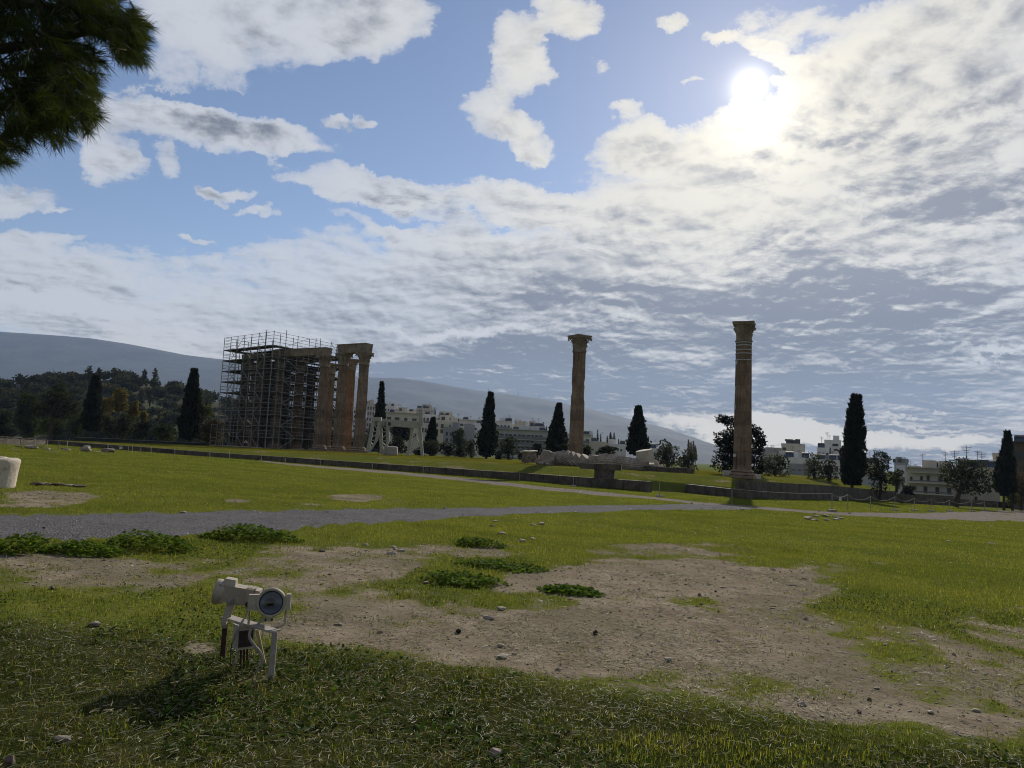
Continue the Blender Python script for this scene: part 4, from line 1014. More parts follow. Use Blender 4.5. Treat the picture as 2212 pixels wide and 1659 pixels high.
def auto_lobes(u0, v0, u1, v1, n, seed, flat=1.0):
    rn = random.Random(seed); L = []; w, h = u1-u0, v1-v0
    for i in range(n):
        a = 2*math.pi*i/n + rn.uniform(-.3, .3); r = .30 if i else 0
        L.append(((u0+u1)/2+math.cos(a)*w*r*rn.uniform(.6, 1.3), (v0+v1)/2-math.sin(a)*h*r*rn.uniform(.6, 1.3), w*rn.uniform(.15, .29), h*rn.uniform(.15, .29)*flat))
    return L
OLIVE = (.040, .046, .030); DKG = (.024, .030, .018); MIDG = (.045, .060, .024); YEL = (.135, .105, .030); BRN = (.075, .055, .038); PALEG = (.075, .088, .042)
def box_of(f, x0, y0, x1, y1): a, b_ = f(x0, y0), f(x1, y1); return a[0], a[1], b_[0], b_[1]
def auto_tree(label, f, x0, y0, x1, y1, Y, seed, colr, n=7, trunk=None, name='olive_tree', **kw):
    b_ = box_of(f, x0, y0, x1, y1); tr = None
    if trunk: p, q = f(*trunk[0]), f(*trunk[1]); tr = (p, q, trunk[2])
    return crown_tree(name, label, auto_lobes(*b_, n, seed), Y, seed, colr, tr, **kw)
auto_tree('round grey-green olive between the rightmost column and the pale flats', z8, 85, 548, 340, 765, 100, 21, OLIVE, 9)
auto_tree('brownish olive with an uneven crown left of the tallest cypress', z8, 445, 530, 590, 790, 101, 22, OLIVE, 6)
auto_tree('smaller olive tucked close against the tallest cypress', z8, 560, 580, 715, 790, 100, 23, OLIVE, 6)
auto_tree('large dark olive right of the tallest cypress', z8, 940, 545, 1180, 850, 98, 24, DKG, 9)
auto_tree('low right-hand olive before the far grey roofs', z8, 1120, 690, 1270, 830, 99, 25, OLIVE, 5)
crown_tree('olive_tree', 'umbrella-shaped dark tree with a forked trunk in front of the cream flats', [(*z8(1640, 690), 32, 24), (*z8(1720, 650), 34, 20), (*z8(1790, 690), 34, 24), (*z8(1700, 760), 36, 24), (*z8(1830, 770), 34, 24), (*z8(1880, 820), 22, 16), (*z8(1610, 740), 20, 18), (*z8(1760, 830), 30, 16)], 96, 26, DKG, (z8(1662, 935), z8(1690, 870), .28), dens=230)
auto_tree('reddish brown bush at the far right edge behind the rope', z8, 2060, 690, 2330, 965, 106, 27, BRN, 8, name='bush', cat='bush')
auto_tree('yellow-green shrub low by the sparse cypress', z8, 2060, 860, 2180, 960, 103, 28, PALEG, 5, name='bush', cat='bush')
auto_tree('small dark shrub behind the stepped wall\'s right end', z8, 1222, 825, 1345, 905, 104, 29, DKG, 5, name='bush', cat='bush')
auto_tree('spreading grey olive right of the fallen drums', z7, 1715, 178, 2005, 500, 98, 30, OLIVE, 10)
auto_tree('lower grey bush between the olive and the dark conifer', z7, 1960, 270, 2215, 520, 101, 31, OLIVE, 7, name='bush', cat='bush')
auto_tree('bush right behind the middle column', z7, 905, 235, 1015, 365, 104, 32, DKG, 5, name='bush', cat='bush')
auto_tree('bush left of the middle column\'s shaft', z7, 655, 215, 775, 315, 106, 33, DKG, 5, name='bush', cat='bush')
auto_tree('wide low bush above the fallen drums', z7, 1060, 235, 1310, 330, 110, 34, DKG, 7, name='bush', cat='bush')
auto_tree('dark tree filling the gap under the gantry beam', z6, 455, 590, 680, 790, 172, 35, (.02, .026, .022), 9, name='broad_tree', leaf=.6)
auto_tree('bush under the gantry beam beside the covered crate', z6, 425, 745, 650, 935, 150, 36, DKG, 7, name='bush', cat='bush', leaf=.45)
auto_tree('bush at the foot of the short cypress', z6, 820, 765, 1005, 955, 122, 37, OLIVE, 7, name='bush', cat='bush')
auto_tree('rounded bush between the short cypress and the pale tree', z6, 975, 790, 1190, 965, 124, 38, DKG, 7, name='bush', cat='bush')
auto_tree('hazy grey-green tree before the grey slit-window house', z6, 1130, 640, 1285, 875, 190, 39, MIDG, 7, name='broad_tree', leaf=.6)
auto_tree('brown-green shrub close left of the pointed cypress', z6, 1285, 765, 1400, 965, 126, 40, OLIVE, 5, name='bush', cat='bush')
auto_tree('bushy tree in front of the long balconied block', z6, 1655, 730, 1875, 1005, 126, 41, DKG, 9, name='broad_tree')
auto_tree('small bush behind the fallen capital', z6, 2005, 795, 2150, 940, 126, 42, DKG, 5, name='bush', cat='bush')
auto_tree('dark shrub between the gantry mast and the short cypress', z6, 700, 850, 850, 965, 128, 74, DKG, 5, name='bush', cat='bush')
auto_tree('low dark shrub under the hazy grey-green tree', z6, 1150, 850, 1310, 985, 128, 75, DKG, 6, name='bush', cat='bush')
auto_tree('low shrub left of the bushy tree before the long block', z6, 1600, 900, 1700, 1010, 128, 76, DKG, 4, name='bush', cat='bush')
auto_tree('wide low shrub right of the bushy tree before the long block', z6, 1850, 880, 2030, 1010, 128, 77, OLIVE, 6, name='bush', cat='bush')
for i, (x, y) in enumerate(((2085, 165), (2112, 190), (2140, 180), (2160, 230))):
    a, b_ = z7(x, 400), z7(x, y); cypress('bare pale poplar in a row beside the dark conifer', a[0], a[1], b_[1], 12, 260, 80+i, N=360, gaps=.3, colr=(.12, .10, .085), group='bare poplars in a row')
# irregular conifer behind the rightmost column
zc = lambda x, y: px(2800+x/2.44, 1240+y/2.44)
crown_tree('conifer_tree', 'ragged black conifer spreading on both sides of the rightmost column', [(*zc(x, y), w, h) for x, y, w, h in ((215, 1065, 13, 6), (270, 1075, 16, 9), (320, 1100, 16, 9), (240, 1250, 22, 14), (290, 1215, 20, 12), (215, 1290, 16, 8), (260, 1330, 24, 16), (310, 1290, 22, 22), (230, 1400, 18, 12), (290, 1420, 24, 22), (240, 1500, 28, 20), (310, 1520, 26, 22),
   (400, 1150, 24, 22), (400, 1300, 26, 26), (400, 1450, 28, 26), (520, 1165, 14, 10), (540, 1190, 10, 6), (540, 1270, 18, 9), (590, 1245, 14, 8), (600, 1290, 10, 8), (530, 1330, 18, 14), (560, 1370, 12, 10), (540, 1430, 18, 16), (530, 1510, 20, 18), (560, 1560, 14, 10))],
   90, 44, (.014, .018, .012), (zc(405, 1620), zc(400, 1330), .28), dens=330, leaf=.34)
# trees at the left
crown_tree('umbrella_pine', 'spreading umbrella pine with a slanting bare trunk at the far left', [(*z5(x, y), w, h) for x, y, w, h in ((600, 365, 13, 7), (560, 420, 20, 10), (650, 450, 18, 9), (500, 480, 20, 9), (600, 520, 26, 10), (690, 540, 16, 8), (450, 560, 22, 9), (400, 590, 20, 8), (540, 600, 30, 9), (650, 610, 26, 8), (740, 580, 14, 6), (600, 655, 20, 6), (420, 640, 16, 6))],
   132, 45, (.026, .030, .015), (z5(482, 862), z5(512, 640), .34), dens=260, leaf=.42)
auto_tree('pale green willow-like tree left of the umbrella pine', z5, 120, 465, 440, 860, 160, 46, (.038, .050, .022), 10, name='broad_tree', leaf=.5)
auto_tree('dark shrubbery at the left edge beyond the rope posts', z5, -160, 590, 150, 870, 150, 47, DKG, 9, name='bush', cat='bush', leaf=.5)
auto_tree('light green shrub beneath the umbrella pine', z5, 370, 650, 640, 855, 142, 48, MIDG, 8, name='bush', cat='bush', leaf=.45)
auto_tree('feathery pale shrub between the pine and the leaning cypress', z5, 660, 600, 850, 850, 146, 49, (.058, .068, .04), 7, name='bush', cat='bush', leaf=.45)
for lab, b_, sd in (('small yellow autumn tree right against the leaning cypress', (925, 470, 1085, 660), 60), ('tallest yellow autumn tree behind the leaning cypress', (1065, 395, 1295, 640), 61), ('narrow golden tree right of the tallest yellow one', (1285, 505, 1372, 660), 62), ('low golden shrub at the right end of the autumn trees', (1385, 605, 1448, 720), 63), ('short orange-brown tree below the tallest yellow one', (1240, 590, 1340, 720), 64)):
    auto_tree(lab, z5, *b_, 172, sd, YEL, 7, name='autumn_tree', leaf=.5, upward=.4)
auto_tree('olive-green bush right of the leaning cypress', z5, 985, 630, 1155, 855, 145, 65, (.05, .055, .03), 7, name='bush', cat='bush', leaf=.45)
auto_tree('brown-green bushes below the golden trees', z5, 1140, 640, 1330, 870, 146, 66, OLIVE, 7, name='bush', cat='bush', leaf=.45)
auto_tree('dark bush right of the golden trees', z5, 1310, 700, 1510, 890, 146, 67, DKG, 7, name='bush', cat='bush', leaf=.45)
auto_tree('bright green bush close left of the broad-based cypress', z5, 1500, 725, 1745, 905, 146, 68, MIDG, 7, name='bush', cat='bush', leaf=.45)
auto_tree('yellow-green round trees on the hill by the scaffold', z5, 1960, 555, 2125, 650, 190, 69, (.07, .075, .025), 5, name='broad_tree', leaf=.55)
auto_tree('brown leafless shrubs by the scaffold\'s left foot', z5, 1955, 640, 2215, 915, 152, 70, BRN, 9, name='bush', cat='bush', leaf=.42)
auto_tree('dark shrubs seen through the scaffold\'s left bays', z5, 2180, 640, 2500, 930, 168, 71, DKG, 9, name='bush', cat='bush', leaf=.5)
auto_tree('dark bushes seen through the scaffold\'s right bays', z5, 2480, 700, 2900, 960, 172, 72, DKG, 10, name='bush', cat='bush', leaf=.5)
auto_tree('dark bush between the temple columns and the gantry', z5, 3050, 720, 3360, 960, 160, 73, DKG, 8, name='bush', cat='bush', leaf=.5)

# the wooded hill reads as one mass
def build_wood():
    rng = np.random.RandomState(5); g = Geo(); hill = bpy.data.objects['hill']; me = hill.data
    co = np.empty(len(me.vertices)*3); me.vertices.foreach_get('co', co); co = co.reshape(-1, 3).reshape(30, 160, 3)
    for i in range(900):
        k = rng.uniform(4, 23); j = rng.uniform(0, 158); a, b_ = int(k), int(j); p = co[a, b_]*(1-(k-a)) + co[min(a+1, 29), b_]*(k-a) + (co[a, b_+1]-co[a, b_])*(j-b_)
        spire = rng.rand() < .10; R_ = rng.uniform(2.3, 4.4)*(1 if not spire else .42); hz = R_*rng.uniform(.75, 1.0) if not spire else rng.uniform(4.5, 7.5)
        n = 85; d = rng.normal(size=(n, 3)); d /= np.linalg.norm(d, axis=1)[:, None]; d[:, 2] = np.abs(d[:, 2])*1.0-.25
        C = p + np.array([0, 0, hz*.9]) + d*np.array([R_, R_, hz])*rng.uniform(.7, 1.05, n)[:, None]
        if spire: C[:, :2] = p[:2] + (C[:, :2]-p[:2])*(1.15-np.clip((C[:, 2]-p[2])/(2*hz), 0, 1))[:, None]
        V, F = sprays(C, d+rng.normal(0, .5, (n, 3)), rng.uniform(.9, 1.9, n), rng.uniform(.7, 1.3, n), rng)
        base = np.array([(.026, .032, .018), (.036, .042, .024), (.022, .028, .018), (.05, .045, .026)][rng.choice(4, p=[.45, .25, .22, .08])])*rng.uniform(.8, 1.25)
        g.add(V, F, tint(n, base, rng, .35)); 
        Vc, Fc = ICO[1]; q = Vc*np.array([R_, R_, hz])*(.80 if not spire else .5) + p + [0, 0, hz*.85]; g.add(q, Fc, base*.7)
    tag(g.build('hill_wood', M_fol), kind='stuff')
build_wood()

# ------------------------------------------------------------------ the city behind
M_glass = mat('dark_window', (.030, .034, .040), .25, .3, .7, spec=.5)
M_shut = mat('brown_shutter', (.085, .065, .05), .7, .2, .8)
M_awn = mat('awning', (.30, .27, .24), .8, .15, .8)
M_metal = mat('roof_metal', (.20, .20, .20), .5, .2, 1, metal=.3)
M_panel = mat('solar_panel', (.02, .024, .035), .2, .2, 1, spec=.6)
M_railg = mat('balcony_rail', (.16, .17, .18), .6, .2, .8)
TOWN_Z = -5.6
def wallmat(c):
    k = 'render_%02d_%02d_%02d' % tuple(int(q*100) for q in c)
    return mat(k, c, .85, .13, .12, bump=.1, stretch=(1, 1, .35))
def building(label, f, x0, x1, yt, yb, Y, c, floors=0, cols=0, win=(.5, .55), balc=(), clutter=3, seed=1, dep=13, wins=None, slab=False, awn=False, name='apartment_building', cat='building', shutters=.25, ribbon=False, pent=None):
    rn = random.Random(seed*7+3); a, b_ = f(x0, (yt+yb)/2), f(x1, (yt+yb)/2); m = f((x0+x1)/2, yt); bt = f((x0+x1)/2, yb)
    xl, xr = at(*a, Y)[0], at(*b_, Y)[0]; zt = at(*m, Y)[2]; zb = at(*bt, Y)[2]; W_, cx_ = xr-xl, (xl+xr)/2; base = min(TOWN_Z, zb-1.0)
    az = math.atan2(cx_, Y); W_ *= math.cos(az); t = thing(name, label, cat, (cx_, Y, base), -az); mw = wallmat(c); h = zt-base; zb -= base
    Geo().box((0, dep/2, h/2), (W_, dep, h)).build('wall', mw, t)
    # roof edge: parapet of four strips
    for q, sz in (((0, .12, h+.35), (W_+.12, .24, .7)), ((0, dep-.12, h+.35), (W_+.12, .24, .7)), ((-W_/2+.10, dep/2, h+.349), (.24, dep-.5, .698)), ((W_/2-.10, dep/2, h+.349), (.24, dep-.5, .698))):
        Geo().box(q, sz).build('parapet', mw, t)
    if slab: Geo().box((0, dep/2-.4, h+.78), (W_+.9, dep+1.0, .16)).build('roof_slab', wallmat(tuple(q*.9 for q in c)), t)
    def window(xc, zc, w_, hh):
        o = Geo().box((xc, -.02, zc), (w_, .05, hh)).build('window', M_shut if rn.random() < shutters else M_glass, t)
        if Y < 270 and w_ > .7: Geo().box((xc, -.06, zc-hh/2-.05), (w_+.2, .14, .1)).build('sill', mw, o)
    if floors:
        fh = (h-zb-.4)/floors
        for k in range(floors):
            zc = zb + fh*(k+.5)
            if k in balc:
                Geo().box((0, -.72, zb+fh*k+.10), (W_*.97, 1.4, .18)).build('balcony_slab', wallmat(tuple(q*.93 for q in c)), t)
                Geo().box((0, -1.38, zb+fh*k+.68), (W_*.96, .06, .95)).build('balcony_rail', M_railg if rn.random() < .6 else mw, t)
            if ribbon:
                window(0, zc+.1, W_*.94, fh*.5); continue
            for i in range(cols):
                if rn.random() < .06: continue
                xc = -W_/2 + W_*(i+.5)/cols
                window(xc + rn.uniform(-.1, .1), zc+.05, W_/cols*win[0]*rn.uniform(.8, 1.15), fh*win[1]*(1.15 if k in balc else 1))
            if awn and k in balc:
                for i in range(0, cols, 2):
                    xc = -W_/2 + W_*(i+.6)/cols; Geo().bar((xc, -.05, zb+fh*(k+.96)), (xc, -1.2, zb+fh*(k+.74)), .05, W_/cols*.8, up=(0, .2, 1)).build('awning', M_awn, t)
    for (wx0, wy0, wx1, wy1) in (wins or ()):
        p, q = at(*f(wx0, wy0), Y), at(*f(wx1, wy1), Y); window(((p[0]+q[0])/2-cx_)*math.cos(az), (p[2]+q[2])/2-base, abs(q[0]-p[0])*math.cos(az), abs(p[2]-q[2]))
    if pent:
        pw = W_*pent[0]; ph = 2.8; px_ = pent[1]*W_/2
        o = Geo().box((px_, dep*.5, h+ph/2+.003), (pw, dep*.55, ph)).build('penthouse', mw, t)
        for i in range(max(1, int(pw/2.6))): Geo().box((px_-pw/2+(i+.5)*2.6, dep*.5-dep*.275-.02, h+1.4), (1.4, .05, 1.5)).build('window', M_glass, o)
    for i in range(clutter):
        xq = rn.uniform(-.42, .42)*W_; k = rn.random(); yq = rn.uniform(2, dep-3)
        if k < .30:
            s_ = rn.uniform(1.6, 3.4); Geo().box((xq, yq, h+1.15), (s_, 2.4, 2.3)).build('stair_housing', mw, t)
        elif k < .62:
            o = Geo().bar((xq, yq-.8, h+.75), (xq, yq+.6, h+1.75), 1.9, .08, up=(0, .3, 1)).build('water_heater', M_panel, t)
            Geo().tube([(xq-.9, yq+.7, h+1.95), (xq+.9, yq+.7, h+1.95)], .27, 8).build('tank', M_metal, o); 
            for s_ in (-.7, .7): Geo().bar((xq+s_, yq+.65, h), (xq+s_, yq+.65, h+1.8), .06).build('strut', M_metal, o)
        else:
            hh = rn.uniform(2.5, 4.6); g = Geo(); g.tube([(xq, yq, h), (xq, yq, h+hh)], .045, 4)
            for q in range(3): g.tube([(xq-.55+.1*q, yq, h+hh-.15-.28*q), (xq+.55-.1*q, yq, h+hh-.15-.28*q)], .03, 4)
            g.build('antenna', M_metal, t)
    return t
WHT = (.62, .61, .60); CRM = (.56, .52, .44); GRY = (.30, .30, .31); LGR = (.46, .46, .46); PNK = (.48, .43, .38); BGE = (.52, .48, .41); BLU = (.36, .38, .42)
# behind the gantry and the cypresses
building('pale houses glimpsed left of the lattice gantry', z6, -60, 90, 425, 700, 330, WHT, 5, 5, clutter=4, seed=1)
building('brown-topped pale block between the temple column and the gantry cypress', z6, 180, 300, 385, 700, 380, PNK, 5, 4, clutter=4, seed=2, pent=(.5, -.3))
building('white terraced block behind the gantry cypress', z6, 375, 530, 412, 620, 400, WHT, 4, 5, clutter=6, seed=3, pent=(.5, .3), balc=(2,))
building('long pale upper block in the back row above the cream facade', z6, 500, 755, 468, 640, 390, BGE, 4, 8, clutter=8, seed=4, pent=(.4, -.4))
building('cream facade with four top-floor windows behind the gantry beam', z6, 372, 785, 497, 780, 285, CRM, clutter=4, seed=5, slab=True, wins=[(412, 518, 455, 550), (495, 522, 546, 556), (600, 528, 634, 562), (690, 534, 736, 566), (400, 625, 470, 690), (560, 640, 620, 690)])
building('brown stepped rooftops with greenery in the middle skyline', z6, 728, 915, 436, 640, 370, PNK, 5, 6, clutter=9, seed=6, balc=(3, 4), pent=(.55, .2))
building('white block with shaded balconies right of the gantry mast', z6, 790, 962, 508, 760, 300, WHT, 3, 4, balc=(1, 2), clutter=5, seed=7, win=(.7, .6))
building('cream lower house with three slit windows below the gantry mast', z6, 650, 870, 608, 800, 240, CRM, clutter=2, seed=8, wins=[(682, 702, 694, 732), (716, 704, 730, 734), (792, 640, 812, 690), (826, 645, 846, 690), (758, 690, 770, 712)])
building('cream block with two columns of tall windows right of the short cypress', z6, 940, 1120, 575, 800, 270, CRM, clutter=4, seed=9, wins=[(955, 590, 975, 630), (1005, 598, 1034, 645), (1000, 655, 1030, 700), (955, 655, 975, 690)], pent=(.6, .1))
building('pale terrace building with a steel pergola on its roof', z6, 955, 1150, 522, 640, 330, BGE, 3, 5, clutter=4, seed=10, balc=(2,), pent=(.75, .0))
building('cream flats with white awnings left of the flat grey block', z6, 1085, 1205, 590, 800, 262, CRM, 3, 3, balc=(1, 2), awn=True, clutter=3, seed=11)
building('flat grey-beige modern block in the middle distance', z6, 1205, 1432, 572, 760, 290, LGR, 3, 5, clutter=3, seed=12, slab=True, win=(.75, .45))
building('blank grey cube house before the modern block', z6, 1258, 1375, 625, 820, 235, GRY, clutter=0, seed=13)
building('grey house with tall slit windows behind the pale tree', z6, 1030, 1245, 655, 860, 225, (.27, .28, .31), clutter=1, seed=14, wins=[(1062, 685, 1082, 725), (1108, 688, 1122, 728), (1130, 690, 1144, 728), (1060, 755, 1082, 795), (1110, 758, 1126, 795)])
building('white house with wide windows left of the pointed cypress', z6, 1352, 1450, 608, 860, 250, WHT, 3, 2, clutter=3, seed=15, win=(.75, .4), balc=(2,))
hotel = building('long pale block with full-width balconies across the middle', z6, 1606, 2225, 692, 980, 215, (.44, .45, .45), 4, 13, win=(.72, .62), balc=(0, 1, 2, 3), clutter=7, seed=16, slab=True, shutters=.08)
building('white terrace with a dark pergola right of the pointed cypress', z6, 1612, 1775, 588, 720, 260, WHT, 2, 4, clutter=4, seed=17, slab=True, balc=(1,))
building('low white and beige rooftops above the long balconied block', z6, 1765, 1935, 622, 720, 275, BGE, 2, 5, clutter=7, seed=18)
building('beige rooftop house with chimneys left of the skyline conifer', z6, 1925, 2135, 640, 720, 280, PNK, 2, 6, clutter=9, seed=19, pent=(.35, -.2))
building('white block with rounded balconies right behind the middle column', z7, 735, 992, 132, 340, 225, WHT, 3, 5, balc=(0, 1, 2), win=(.75, .6), clutter=3, seed=20, slab=True)
building('pinkish low block with one dark window right of the middle column', z7, 985, 1182, 205, 345, 235, PNK, clutter=5, seed=21, wins=[(1008, 262, 1036, 280), (1120, 262, 1140, 280)])
building('low white house left of the stout conical cypress', z7, 1178, 1395, 232, 345, 245, WHT, clutter=4, seed=22, wins=[(1298, 255, 1312, 290), (1200, 262, 1222, 280), (1330, 268, 1350, 290)])
building('small white house glimpsed right of the stout conical cypress', z7, 1670, 1790, 280, 400, 240, WHT, clutter=2, seed=23, wins=[(1700, 300, 1720, 320)])
# right-hand quarter
building('tall beige house with rooftop water heaters right of the rightmost column', z8, 252, 440, 492, 720, 210, BGE, clutter=0, seed=30, wins=[(262, 503, 292, 525), (285, 550, 306, 582), (310, 555, 330, 575), (360, 560, 385, 585)], pent=(.0001, 0)).name
building('grey jumble of roofs and aerials between the column and the beige house', z8, 70, 250, 560, 760, 230, GRY, 3, 5, clutter=13, seed=31)
building('white tower house with set-back top floors left of the tallest cypress', z8, 600, 735, 462, 720, 215, (.56, .56, .56), clutter=3, seed=32, wins=[(665, 474, 712, 496), (640, 505, 652, 575), (676, 515, 708, 532)])
building('stepped white terraces leaning on the white tower house', z8, 540, 640, 525, 720, 208, (.52, .52, .53), 3, 3, balc=(1, 2), clutter=2, seed=33)
building('low white rooftops strewn with boilers below the beige house', z8, 265, 470, 605, 780, 190, WHT, 2, 5, clutter=10, seed=34)
building('wide low white roofs below the tower house', z8, 455, 770, 622, 800, 195, WHT, 2, 7, clutter=9, seed=35)
building('grey flats with shaded windows behind the brownish olive', z8, 325, 470, 660, 790, 165, GRY, 2, 3, balc=(0, 1), clutter=0, seed=36, win=(.6, .5))
building('blank pale blue-grey wall house right of the tallest cypress', z8, 885, 1040, 762, 860, 150, BLU, clutter=0, seed=37, name='house')
building('cream house behind the large dark olive', z8, 905, 1080, 650, 800, 190, CRM, 3, 4, clutter=7, seed=38)
building('far grey stepped roofs with chimneys right of the large olive', z8, 1165, 1270, 642, 780, 260, GRY, 3, 3, clutter=9, seed=39, pent=(.5, -.3))
building('low flat pale roofs in front of the far grey roofs', z8, 1180, 1375, 722, 860, 180, LGR, 2, 5, clutter=6, seed=40)
fl = building('cream three-storey flats with two long balconies and a shaded top terrace', z8, 1268, 1650, 702, 950, 140, CRM, clutter=5, seed=41, slab=True, wins=[(1308, 812, 1343, 848), (1400, 818, 1432, 874), (1496, 824, 1528, 882), (1588, 830, 1624, 888), (1425, 730, 1450, 780), (1520, 738, 1550, 785), (1290, 740, 1310, 775), (1372, 735, 1396, 778), (1400, 905, 1424, 940)])
building('cream flats with dark windows between the umbrella tree and the sparse cypress', z8, 1640, 2015, 690, 960, 138, CRM, clutter=6, seed=42, wins=[(1862, 720, 1892, 755), (1950, 725, 1985, 765), (1812, 900, 1835, 940), (1920, 815, 1945, 870), (1690, 735, 1720, 780), (1760, 720, 1790, 770), (1740, 820, 1775, 870)], pent=(.0001, 0))
building('pale concrete stair tower with a lean-to of pipes above the cream flats', z8, 1960, 2015, 575, 700, 150, PNK, clutter=0, seed=43)
bb = building('dark brick and glass block at the right edge', z8, 2103, 2420, 498, 960, 120, (.11, .085, .07), 4, 4, ribbon=True, clutter=2, seed=44, slab=True)
def on_front(b, f, Y, rects, nm, m, thick, out_):
    for (x0, y0, x1, y1) in rects:
        p, q = at(*f(x0, y0), Y), at(*f(x1, y1), Y); o = b.location; ca = math.cos(b.rotation_euler[2])
        Geo().box((((p[0]+q[0])/2-o.x)*ca, -out_/2-.01 - (1.3 if out_ < .1 else 0), (p[2]+q[2])/2-o.z), (abs(q[0]-p[0])*ca, out_, abs(p[2]-q[2]))).build(nm, m, b)
on_front(fl, z8, 140, [(1270, 788, 1645, 796), (1300, 878, 1645, 884), (1300, 706, 1590, 714)], 'balcony_slab', wallmat(CRM), .2, 1.3)
on_front(fl, z8, 140, [(1275, 763, 1640, 787), (1305, 852, 1640, 877)], 'balcony_rail', M_railg, .05, .05)
# rooftop heaters of the tall beige house, tall aerial masts
for lab, x, yt, yb in (('tall cluster of aerials on the cream flats\' roof', 1748, 495, 640), ('slim aerial mast left of the tall aerial cluster', 1652, 530, 625), ('forked aerial mast right of the aerial cluster', 1873, 540, 660)):
    p, q = at(*z8(x, yb), 150), at(*z8(x, yt), 150); t = thing('aerial_mast', lab, 'aerial', p, 0, 'roof aerials'); hh = q[2]-p[2]
    Geo().tube([(0, 0, -1.5), (0, 0, hh)], .06, 5).build('mast', M_metal, t)
    for k in range(4 if 'cluster' in lab else 2): Geo().tube([(-1.1+.2*k, 0, hh-.35*k-.2), (1.1-.2*k, 0, hh-.35*k-.2)], .045, 4).build('crossbar', M_metal, t)
for x, y in ((322, 492), (374, 498)):
    p = at(*z8(x, y), 214); t = thing('water_heater', 'solar water heater on the beige house, %s of two' % ('left' if x < 350 else 'right'), 'water heater', p)
    Geo().bar((0, -.9, .2), (0, .7, 1.6), 2.2, .1, up=(0, .3, 1)).build('panel', M_panel, t); Geo().tube([(-1.1, .8, 1.8), (1.1, .8, 1.8)], .35, 8).build('tank', M_metal, t)
    for s_ in (-.8, .8): Geo().bar((s_, .75, -.4), (s_, .75, 1.7), .08).build('strut', M_metal, t)
# masts along the mountain's crest
for x, yt, yb in ((1530, 205, 240), (1858, 235, 288), (2090, 270, 320), (1237, 192, 210)):
    p, q = at(*z6(x, yb+6), 6150), at(*z6(x, yt), 6150); t = thing('radio_mast', 'thin radio mast on the crest of the far mountain', 'radio mast', p, 0, 'radio masts on the mountain'); hh = q[2]-p[2]
    g = Geo(); g.tube([(0, 0, -20), (0, 0, hh)], [3.5, 2.0], 4); g.build('lattice', M_metal, t)

# ------------------------------------------------------------------ rope fence
M_post = mat('pale_post', (.30, .27, .22), .8, .25, 6)
M_postd = mat('grey_post', (.12, .115, .105), .8, .25, 6)
M_rope = mat('rope', (.32, .29, .24), .9, .2, 20)
M_conc = stone_material('concrete_foot', (.22, .20, .18), (.32, .30, .27), (.10, .09, .08), streak=False, stain_amt=.4)
zL = lambda x, y: px(2800+x/1.707, 1600+y/1.707)
zA = lambda x, y: px(1360+x/1.6265, 1400+y/1.6265)
z1 = lambda x, y: px(800+x/2.765, 1250+y/2.765)
def before_wall(u, v, keep=.7):
    p = lowground(u, v)
    for _ in range(80):
        if edge_sd(np.array([p[0]]), np.array([p[1]]))[0] < -keep: break
        p = p*np.array([.992, .992, 1]); p[2] = float(low(p[0], p[1]))
    return p
def post(label, f, x, yt, yb, xb=None, m=None, footed=False, group='rope fence posts'):
    ub, vb = f(xb if xb is not None else x, yb); p = before_wall(ub, vb); q = at(*f(x, yt), p[1]); h = q-p
    t = thing('fence_post', label, 'post', p, 0, group)
    Geo().tube([(0, 0, -.15), h], .028 if p[1] < 75 else .036, 6).build('pole', m or M_post, t)
    if footed: g = Geo(); g.box((0, 0, .05), (.55, .34, .16), taper=.85); g.build('concrete_foot', M_conc, t)
    return q, p
def rope(label, a, b, sag, r=.012, m=None):
    L = np.linalg.norm(b-a); s = np.linspace(0, 1, 13); P = a[None]*(1-s)[:, None] + b[None]*s[:, None]; P[:, 2] -= sag*4*s*(1-s)
    o = Geo().tube(P-a, r, 5).build('rope', m or M_rope, None, loc=a); return tag(o, label, 'rope', 'ropes between the fence posts')
RP = [(218, 605, 712, 0), (901, 640, 762, 1), (1009, 645, 757, 0), (1165, 657, 757, 0), (1331, 660, 756, 1), (1463, 668, 757, 1), (1578, 672, 762, 1), (1702, 683, 762, 1), (1855, 685, 762, 1), (1943, 690, 758, 1), (2029, 695, 760, 0)]
WH = ['standing before the short wall', 'first of the right-hand row beside the card', 'second of the right-hand row', 'third of the right-hand row', 'below the right end of the stepped wall', 'fifth of the right-hand row', 'sixth of the right-hand row', 'in front of the umbrella-shaped tree', 'before the sparse cypress', 'second from the right end of the row', 'at the right end of the row']
tops = [post('pale rope post ' + w_, zL, x, a, b_, footed=bool(c)) for (x, a, b_, c), w_ in zip(RP, WH)]
for i in range(len(tops)-1):
    rope('pale rope right of the post ' + WH[i], tops[i][0], tops[i+1][0], (.10 if i == 0 else .34)*(1 if i != 1 else .6), .014)
for x, a, b_ in ((1622, 668, 712), (1841, 683, 722)): post('thin far post standing behind the right-hand rope row', zL, x, a, b_)
q = tops[1][0]*.5 + tops[2][0]*.5; tag(Geo().box((0, 0, -.32), (.17, .02, .26)).build('card_sign', mat('white_card', (.6, .6, .58), .7, .1), None, loc=q), 'small white card hanging from the rope between the first two posts', 'sign')
